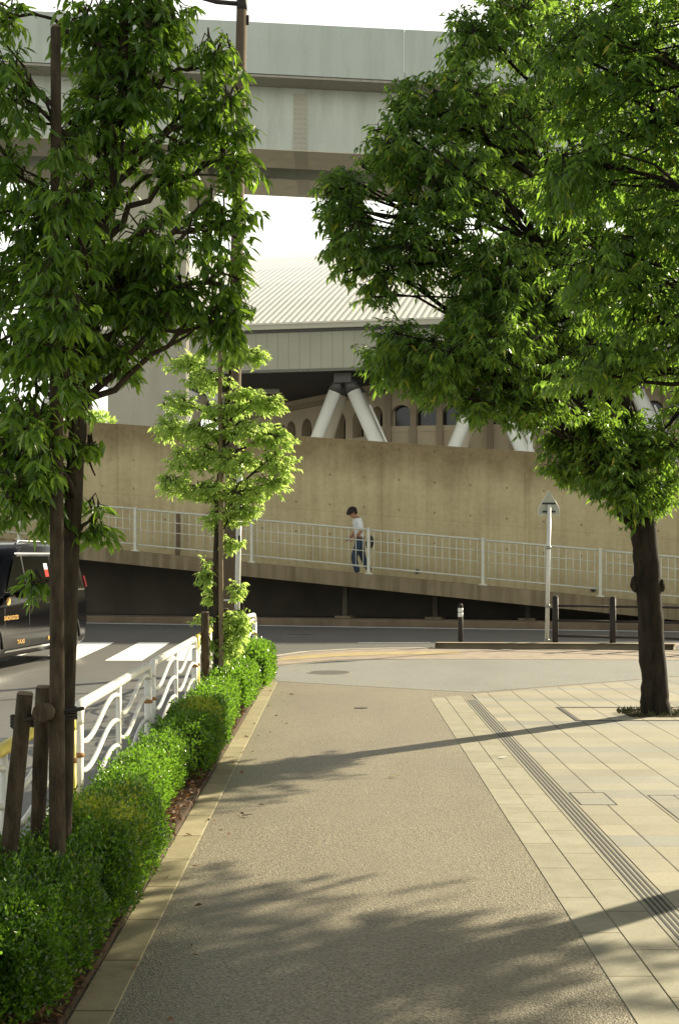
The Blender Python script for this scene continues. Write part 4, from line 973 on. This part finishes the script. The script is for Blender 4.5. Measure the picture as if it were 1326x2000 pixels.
make_tree(t2, trk, [.042, .038, .036, .03, .018, .010], bl, LEAF_YOUNG, BARK1, .066, .024, 17, 23, detail=0, twigL=.15, droop=.5, limb_r=.2, dens=2.8)
stake('thin tall stake tied along the trunk of the small light green tree', ((433-HX)*(Y2-.1)/F, Y2-.1, 0), P(430, 668, Y2-.1), .023, plain('pale_stake', (.20, .15, .09), .9), group='wooden tree stakes')
stake('short round stake left of the small light green tree', (P(402, 0, 13.7).x, 13.7, 0), P(401, 1197, 13.7), .040, group='wooden tree stakes')
stake('thin short stake right behind the trunk of the small light green tree', (P(444, 0, 14.4).x, 14.4, 0), P(441, 1190, 14.4), .030, group='wooden tree stakes')

# --- big tree on the right whose bare trunk stands in the plaza
Y3 = 13.8
t3 = thing('street_tree', 'big evergreen tree on the right, bare dark trunk standing in the plaza', 'tree', (P(1278, 0, Y3).x, Y3, 0), 'evergreen oak street trees')
trk = [P(1280, 1397, Y3), P(1276, 1330, Y3), P(1270, 1230, Y3), P(1264, 1140, Y3), P(1258, 1050, Y3), P(1240, 930, Y3), P(1215, 780, Y3), P(1190, 600, Y3), P(1160, 400, Y3), P(1130, 150, Y3), P(1120, -150, Y3)]
Ya = 12.6
bl = [PB(668, 400, 52, 80, Ya, 40, .5), PB(700, 480, 70, 70, Ya, 42, .6), PB(780, 300, 75, 75, Ya, 62, .8), PB(800, 200, 38, 55, Ya, 22, .4), PB(900, 200, 75, 70, Ya, 54, .8), PB(925, 75, 60, 65, Ya, 34, .6), PB(1000, 20, 90, 70, Ya, 50, .9),
      PB(870, 380, 110, 100, Ya, 100, 1.0), PB(800, 500, 90, 60, Ya, 52, .7), PB(740, 560, 45, 40, Ya, 12, .4), PB(990, 300, 120, 120, Y3, 130, 1.2), PB(1080, 470, 130, 120, Y3, 130, 1.4), PB(960, 540, 100, 80, Ya, 90, .9), PB(900, 615, 60, 35, Ya, 18, .5),
      PB(770, 690, 65, 60, Ya, 52, .6), PB(850, 720, 80, 65, Ya, 70, .8), PB(960, 680, 110, 90, Ya, 100, 1.0), PB(1080, 700, 110, 90, Y3, 96, 1.1), PB(950, 790, 60, 42, Ya, 22, .5), PB(1050, 790, 80, 50, Ya, 40, .6),
      PB(1150, 820, 70, 60, Y3, 30, .7), PB(1210, 860, 80, 70, Y3, 50, .6), PB(1185, 920, 60, 50, Y3-.5, 34, .35), PB(1235, 960, 50, 40, Y3-.4, 24, .3), PB(1170, 850, 60, 50, Y3-.6, 24, .35), PB(1250, 990, 42, 32, Y3, 18, .3), PB(1300, 880, 60, 80, Y3, 34, .6), PB(1290, 960, 26, 50, Y3, 14, .3), PB(1100, 150, 120, 120, Y3, 90, 1.2), PB(1120, -80, 180, 120, Y3, 90, 1.4), PB(1400, 780, 110, 100, Y3+.5, 60, 1.2),
      PB(1110, 872, 48, 26, Y3, 20, .35), PB(1105, 912, 38, 16, Y3, 11, .3), PB(1150, 935, 45, 26, Y3, 16, .3), PB(1085, 850, 22, 18, Y3, 6, .2), PB(1330, 500, 160, 200, Y3+1, 90, 1.5), PB(1050, 600, 130, 110, Y3-.6, 80, .8), PB(1180, 680, 110, 90, Y3+.5, 60, .8), PB(1240, 380, 130, 130, Y3, 60, .8), PB(1380, 150, 170, 200, Y3+1, 80, 1.6)]
make_tree(t3, trk, [.155, .130, .118, .125, .125, .105, .085, .068, .052, .036, .02], bl, LEAF_BIG, BARK3, .092, .027, 18, 31, detail=0, twigL=.28, droop=.8, limb_r=.30, dens=2.15)
# burls on the trunk
for px, py, r_ in ((1241, 1140, .055), (1289, 1143, .045)):
    c = P(px, py, Y3); o = ell('burl', c-Vector(t3.location), (r_, r_*1.1, r_*1.5), BARK3, t3, (0, 0, 0), .12, px)
# --- neighbour of the same row, its trunk just outside the right edge of view
Y4 = 8.6
t4 = thing('street_tree', 'nearer evergreen tree whose overhanging crown fills the upper right corner', 'tree', (3.75, 8.5, 0), 'evergreen oak street trees')
trk = [(3.75, 8.5, 0), (3.72, 8.5, 1.0), (3.6, 8.55, 2.1), (3.45, 8.6, 3.2), (3.2, 8.6, 4.2), (3.0, 8.6, 5.4), (2.9, 8.6, 6.6)]
Yb = 9.3
bl = [PB(1130, 130, 110, 110, Yb, 46, .7), PB(1260, 60, 120, 120, Yb, 52, .8), PB(1220, 240, 120, 120, Yb, 50, .8), PB(1120, 350, 90, 90, Yb, 30, .6), PB(1290, 440, 90, 110, Yb, 40, .7), PB(1180, 540, 110, 90, Yb, 42, .7), PB(1290, 640, 90, 90, Yb, 36, .7), PB(1180, 720, 110, 60, Yb, 26, .6),
      PB(1430, 250, 170, 220, Yb, 90, 1.2), PB(1460, 620, 170, 160, Yb, 70, 1.2), PB(1300, -180, 220, 160, Yb, 90, 1.3), PB(1700, 200, 260, 320, Yb-.5, 120, 1.5), PB(1700, -200, 260, 200, Yb-.5, 80, 1.5), PB(1900, 650, 200, 150, Yb-.7, 60, 1.2),
      ((4.4, 9.9, 3.1), (1.3, .7, .6), 70), ((5.6, 10.6, 3.8), (1.2, .9, .8), 80), ((3.7, 9.4, 2.9), (.8, .6, .45), 34), ((4.2, 11.5, 3.6), (1.1, .8, .6), 60), ((5.8, 12.0, 4.4), (1.2, 1, .8), 70)]
make_tree(t4, trk, [.13, .11, .105, .09, .065, .045, .02], bl, LEAF_BIG, BARK3, .080, .025, 18, 37, detail=0, twigL=.26, droop=.8, limb_r=.28, dens=2.8)
# tuft of grass round the right trunk
def tuft(name, label, cx_, cy_, r_, n, mat, h=.09, kind=None):
    rg = np.random.default_rng(n); a = rg.random(n)*2*math.pi; rr = r_*np.sqrt(rg.random(n))*.9+.14
    pos = np.stack([cx_+rr*np.cos(a), cy_+rr*np.sin(a)*.8, np.full(n, .01)], 1); d_ = np.stack([rg.normal(0, .5, n), rg.normal(0, .5, n), np.ones(n)], 1)
    o = leaf_mesh(name, pos, d_, rg.normal(0, 1, (n, 3)), h*rg.uniform(.4, 1.2, n), np.full(n, .012), mat, None, 0, 3)
    return tag(o, label, 'grass', kind=kind)
tuft('grass', 'tuft of dry grass round the foot of the bare right trunk', 3.07, 13.8, .26, 420, plain('dry_grass', (.07, .08, .025), .9), h=.055, kind='stuff')

# --- clipped boxwood hedge: separate shrubs in a row
def shrub(label, y0, y1, xl, xr, h, nl, leafs, seed, mat=None, yel=0.0):
    t = thing('boxwood_shrub', label, 'shrub', ((xl+xr)/2, (y0+y1)/2, .05), 'clipped boxwood shrubs in the planting bed')
    rg = np.random.default_rng(seed); c = np.array([(xl+xr)/2, (y0+y1)/2, .10]); rad = np.array([(xr-xl)/2, (y1-y0)/2, h-.10])
    ph = rg.normal(0, 1, (7, 3)); pp = rg.random(7)*6.28; fr = rg.uniform(3.5, 11, 7)
    def surf(dv_):
        # superellipsoid with lumps
        e = 3.6; k_ = (np.abs(dv_)**e).sum(1)**(-1/e)
        p_ = dv_*k_[:, None]
        wpos = c+p_*rad
        lump = sum(np.sin((wpos@ph[i])*fr[i]+pp[i]) for i in range(7))/7+.75*sum(np.sin((wpos@ph[i][::-1])*fr[i]*4.2+pp[i]*3) for i in range(7))/7
        return p_*(1+.20*lump)[:, None]
    def sample(n):
        d_ = rg.normal(0, 1, (n, 3)); d_[:, 2] = np.abs(d_[:, 2])*.9+0; d_ *= np.array([1, 1, 1]); d_ /= np.linalg.norm(d_, axis=1)[:, None]; return d_
    # even cover of a long box: weight directions by extent
    n = nl; a = rg.random((n*2, 3))*2-1; face = rg.random(n*2)
    A1 = (y1-y0)*(xr-xl); A2 = (y1-y0)*h*1.0; A3 = (xr-xl)*h; tot = A1+2*A2+2*A3
    f = face*tot; d_ = a.copy(); d_[:, 2] = (a[:, 2]+1)/2
    m1 = f < A1; m2 = (f >= A1) & (f < A1+A2); m3 = (f >= A1+A2) & (f < A1+2*A2); m4 = (f >= A1+2*A2) & (f < A1+2*A2+A3); m5 = f >= A1+2*A2+A3
    d_[m1, 2] = 1; d_[m2, 0] = 1; d_[m3, 0] = -1; d_[m4, 1] = 1; d_[m5, 1] = -1
    d_ = d_[:n]; nrm = d_/np.linalg.norm(d_, axis=1)[:, None]
    s_ = surf(d_); depth = 1-np.abs(rg.normal(0, .12, n)); pos = c+s_*rad*depth[:, None]
    jit = rg.normal(0, .014, (n, 3)); pos = pos+jit; pos[:, 2] = np.maximum(pos[:, 2], .06)
    dd = nrm*.9+rg.normal(0, .6, (n, 3))+np.array([0, 0, .55])
    core = MB(); nu, nv = 26, 12; vsx = []
    for j in range(nv+1):
        for i in range(nu):
            th = 2*math.pi*i/nu; fi = math.pi/2*j/nv; vsx.append((math.cos(th)*math.cos(fi), math.sin(th)*math.cos(fi), math.sin(fi)))
    vsx = np.array(vsx)+1e-4; q = c+surf(vsx)*rad*.80; core.add([tuple(x) for x in q], [(j*nu+i, j*nu+(i+1) % nu, (j+1)*nu+(i+1) % nu, (j+1)*nu+i) for j in range(nv) for i in range(nu)], True)
    core.build('inner_twigs', plain('shrub_core', (.012, .022, .006), .95), t, rec=False)
    rest = np.ones(n, bool)
    if yel: 
        yc = np.array([xr-.12, (y0+y1)/2-.1, h]); rest = np.linalg.norm((pos-yc)*np.array([1, .6, 1]), axis=1)+rg.normal(0, .05, n) > yel
    for msk, mt in ((rest, LEAF_BOX), (~rest, LEAF_BOXY)):
        k_ = int(msk.sum())
        if k_ > 5: leaf_mesh('leaves', pos[msk], dd[msk], nrm[msk]*.6+rg.normal(0, .7, (k_, 3))+np.array([0, 0, .5]), leafs*rg.uniform(.7, 1.25, k_), leafs*.58*rg.uniform(.8, 1.2, k_), mt, t, 0, seed, .1)
    # sprigs standing out of the clipped surface
    ns = int(n/75); i0 = rg.integers(0, n, ns); SP = []; SD = []
    for i in i0:
        b = pos[i]; dn = nrm[i]*.5+np.array([0, 0, .8])+rg.normal(0, .3, 3); dn /= np.linalg.norm(dn); ln = rg.uniform(.03, .12)
        for q in range(10):
            SP.append(b+dn*ln*q/9); SD.append(dn*.5+rg.normal(0, .7, 3))
    SP = np.array(SP); SD = np.array(SD); m = len(SP)
    leaf_mesh('sprigs', SP, SD, rg.normal(0, 1, (m, 3)), leafs*rg.uniform(.7, 1.2, m), leafs*.55*np.ones(m), LEAF_BOX, t, 0, seed+1, .1)
    return t
shrub('dark wide boxwood shrub at the bottom left corner, nearest of all', 2.6, 4.4, -1.52, -1.0, .40, 34000, .020, 41)
shrub('dark boxwood shrub in front of the nearest tree stakes', 4.15, 5.7, -1.50, -.90, .45, 34000, .020, 42)
shrub('bright boxwood shrub with a yellow patch right beside the nearest trunk', 5.4, 7.3, -1.28, -.86, .47, 34000, .020, 43, yel=.20)
shrub('mid green boxwood shrub along the first white guardrail panel', 6.95, 9.65, -1.27, -1.01, .41, 32000, .022, 44)
shrub('light green boxwood shrub beside the second white guardrail panel', 9.3, 11.75, -1.27, -.88, .46, 22000, .026, 45, yel=.16)
shrub('boxwood shrub just before the stakes of the small light green tree', 11.4, 13.7, -1.26, -.95, .40, 16000, .030, 46)
shrub('boxwood shrub around the foot of the small light green tree', 13.3, 15.7, -1.26, -.88, .44, 12000, .034, 47)
shrub('tall square clipped boxwood shrub at the far end of the hedge', 15.4, 17.9, -1.26, -.80, .52, 13000, .038, 48)
# leaf litter on the soil
rg = np.random.default_rng(5); n = 5200
pos = np.stack([np.where(rg.random(n) < .008, rg.uniform(-.90, -.45, n)+0, rg.uniform(-1.25, -.905, n)), 3+15*rg.random(n)**1.5, .055+rg.random(n)*.03], 1); d_ = np.stack([rg.normal(0, 1, n), rg.normal(0, 1, n), rg.normal(0, .35, n)], 1)
on_path = pos[:, 0] > -.903; pos[on_path, 2] = .012; d_[on_path, 2] = 0
LIT = m_leaf('litter_leaf', (.10, .05, .025), (.27, .15, .07), (.3, .15, .05), .1, .8)
tag(leaf_mesh('leaf_litter', pos, d_, np.tile([0, 0, 1.0], (n, 1))+rg.normal(0, .5, (n, 3)), .05*rg.uniform(.5, 1.2, n), .02*rg.uniform(.6, 1.2, n), LIT, None, 0, 9), 'dry brown leaves scattered on the soil beside the hedge', 'leaves', kind='stuff')
# a few fallen leaves on the path
FL = plain('fallen_leaf', (.30, .24, .08), .8)
for px, py, lab, mt in ((482, 1596, 'single dark fallen leaf on the asphalt near the shaded kerb', TWIG), (980, 1482, 'tiny pale scrap on the border stones beside the drain', WHITEP), (768, 1519, 'tiny yellow fallen leaf in the middle of the asphalt', FL)):
    c = G(px, py); q = c.y*.0035
    o = MB().prism([c+Vector((-q, -q*.3, .010)), c+Vector((0, -q*.55, .012)), c+Vector((q*1.2, q*.3, .016)), c+Vector((-q*.1, q*.5, .013))], (0, 0, .002)).build('fallen_leaf' if mt is not WHITEP else 'paper_scrap', mt)
    tag(o, lab, 'leaf' if mt is not WHITEP else 'litter')
# far greenery behind the wall
t = thing('distant_shrub', 'little patch of green treetop above the wall left of the pier', 'tree', P(192, 826, 58))
rg = np.random.default_rng(8); n = 900; c = np.array(P(192, 826, 58)); dd = rg.normal(0, 1, (n, 3)); dd /= np.linalg.norm(dd, axis=1)[:, None]
leaf_mesh('foliage', c+dd*np.array([.7, .7, .45])*(rg.random((n, 1))**.4), dd+np.array([0, 0, .3]), rg.normal(0, 1, (n, 3)), np.full(n, .16), np.full(n, .07), LEAF_YOUNG, t, 0, 2)
MB().tube([(c[0], c[1], 0), (c[0], c[1], c[2])], [.08, .04], 8).build('trunk', BARK1, t)
# unseen trees added behind the viewpoint, copied only to shade the foreground
t5 = t4.copy(); COL.objects.link(t5); t5.location = (t4.location.x+.3, t4.location.y-6.4, 0)
t5['label'] = 'unseen tree added behind the viewpoint on the right to shade the foreground'
for ch in list(t4.children):
    c_ = ch.copy(); COL.objects.link(c_); c_.parent = t5
t6 = t1.copy(); COL.objects.link(t6); t6.location = (t1.location.x, t1.location.y-8.4, 0)  # second unseen tree, also added for foreground shade
t6['label'] = 'unseen tree added behind the viewpoint on the left to shade the foreground'
for ch in list(t1.children):
    c_ = ch.copy(); COL.objects.link(c_); c_.parent = t6
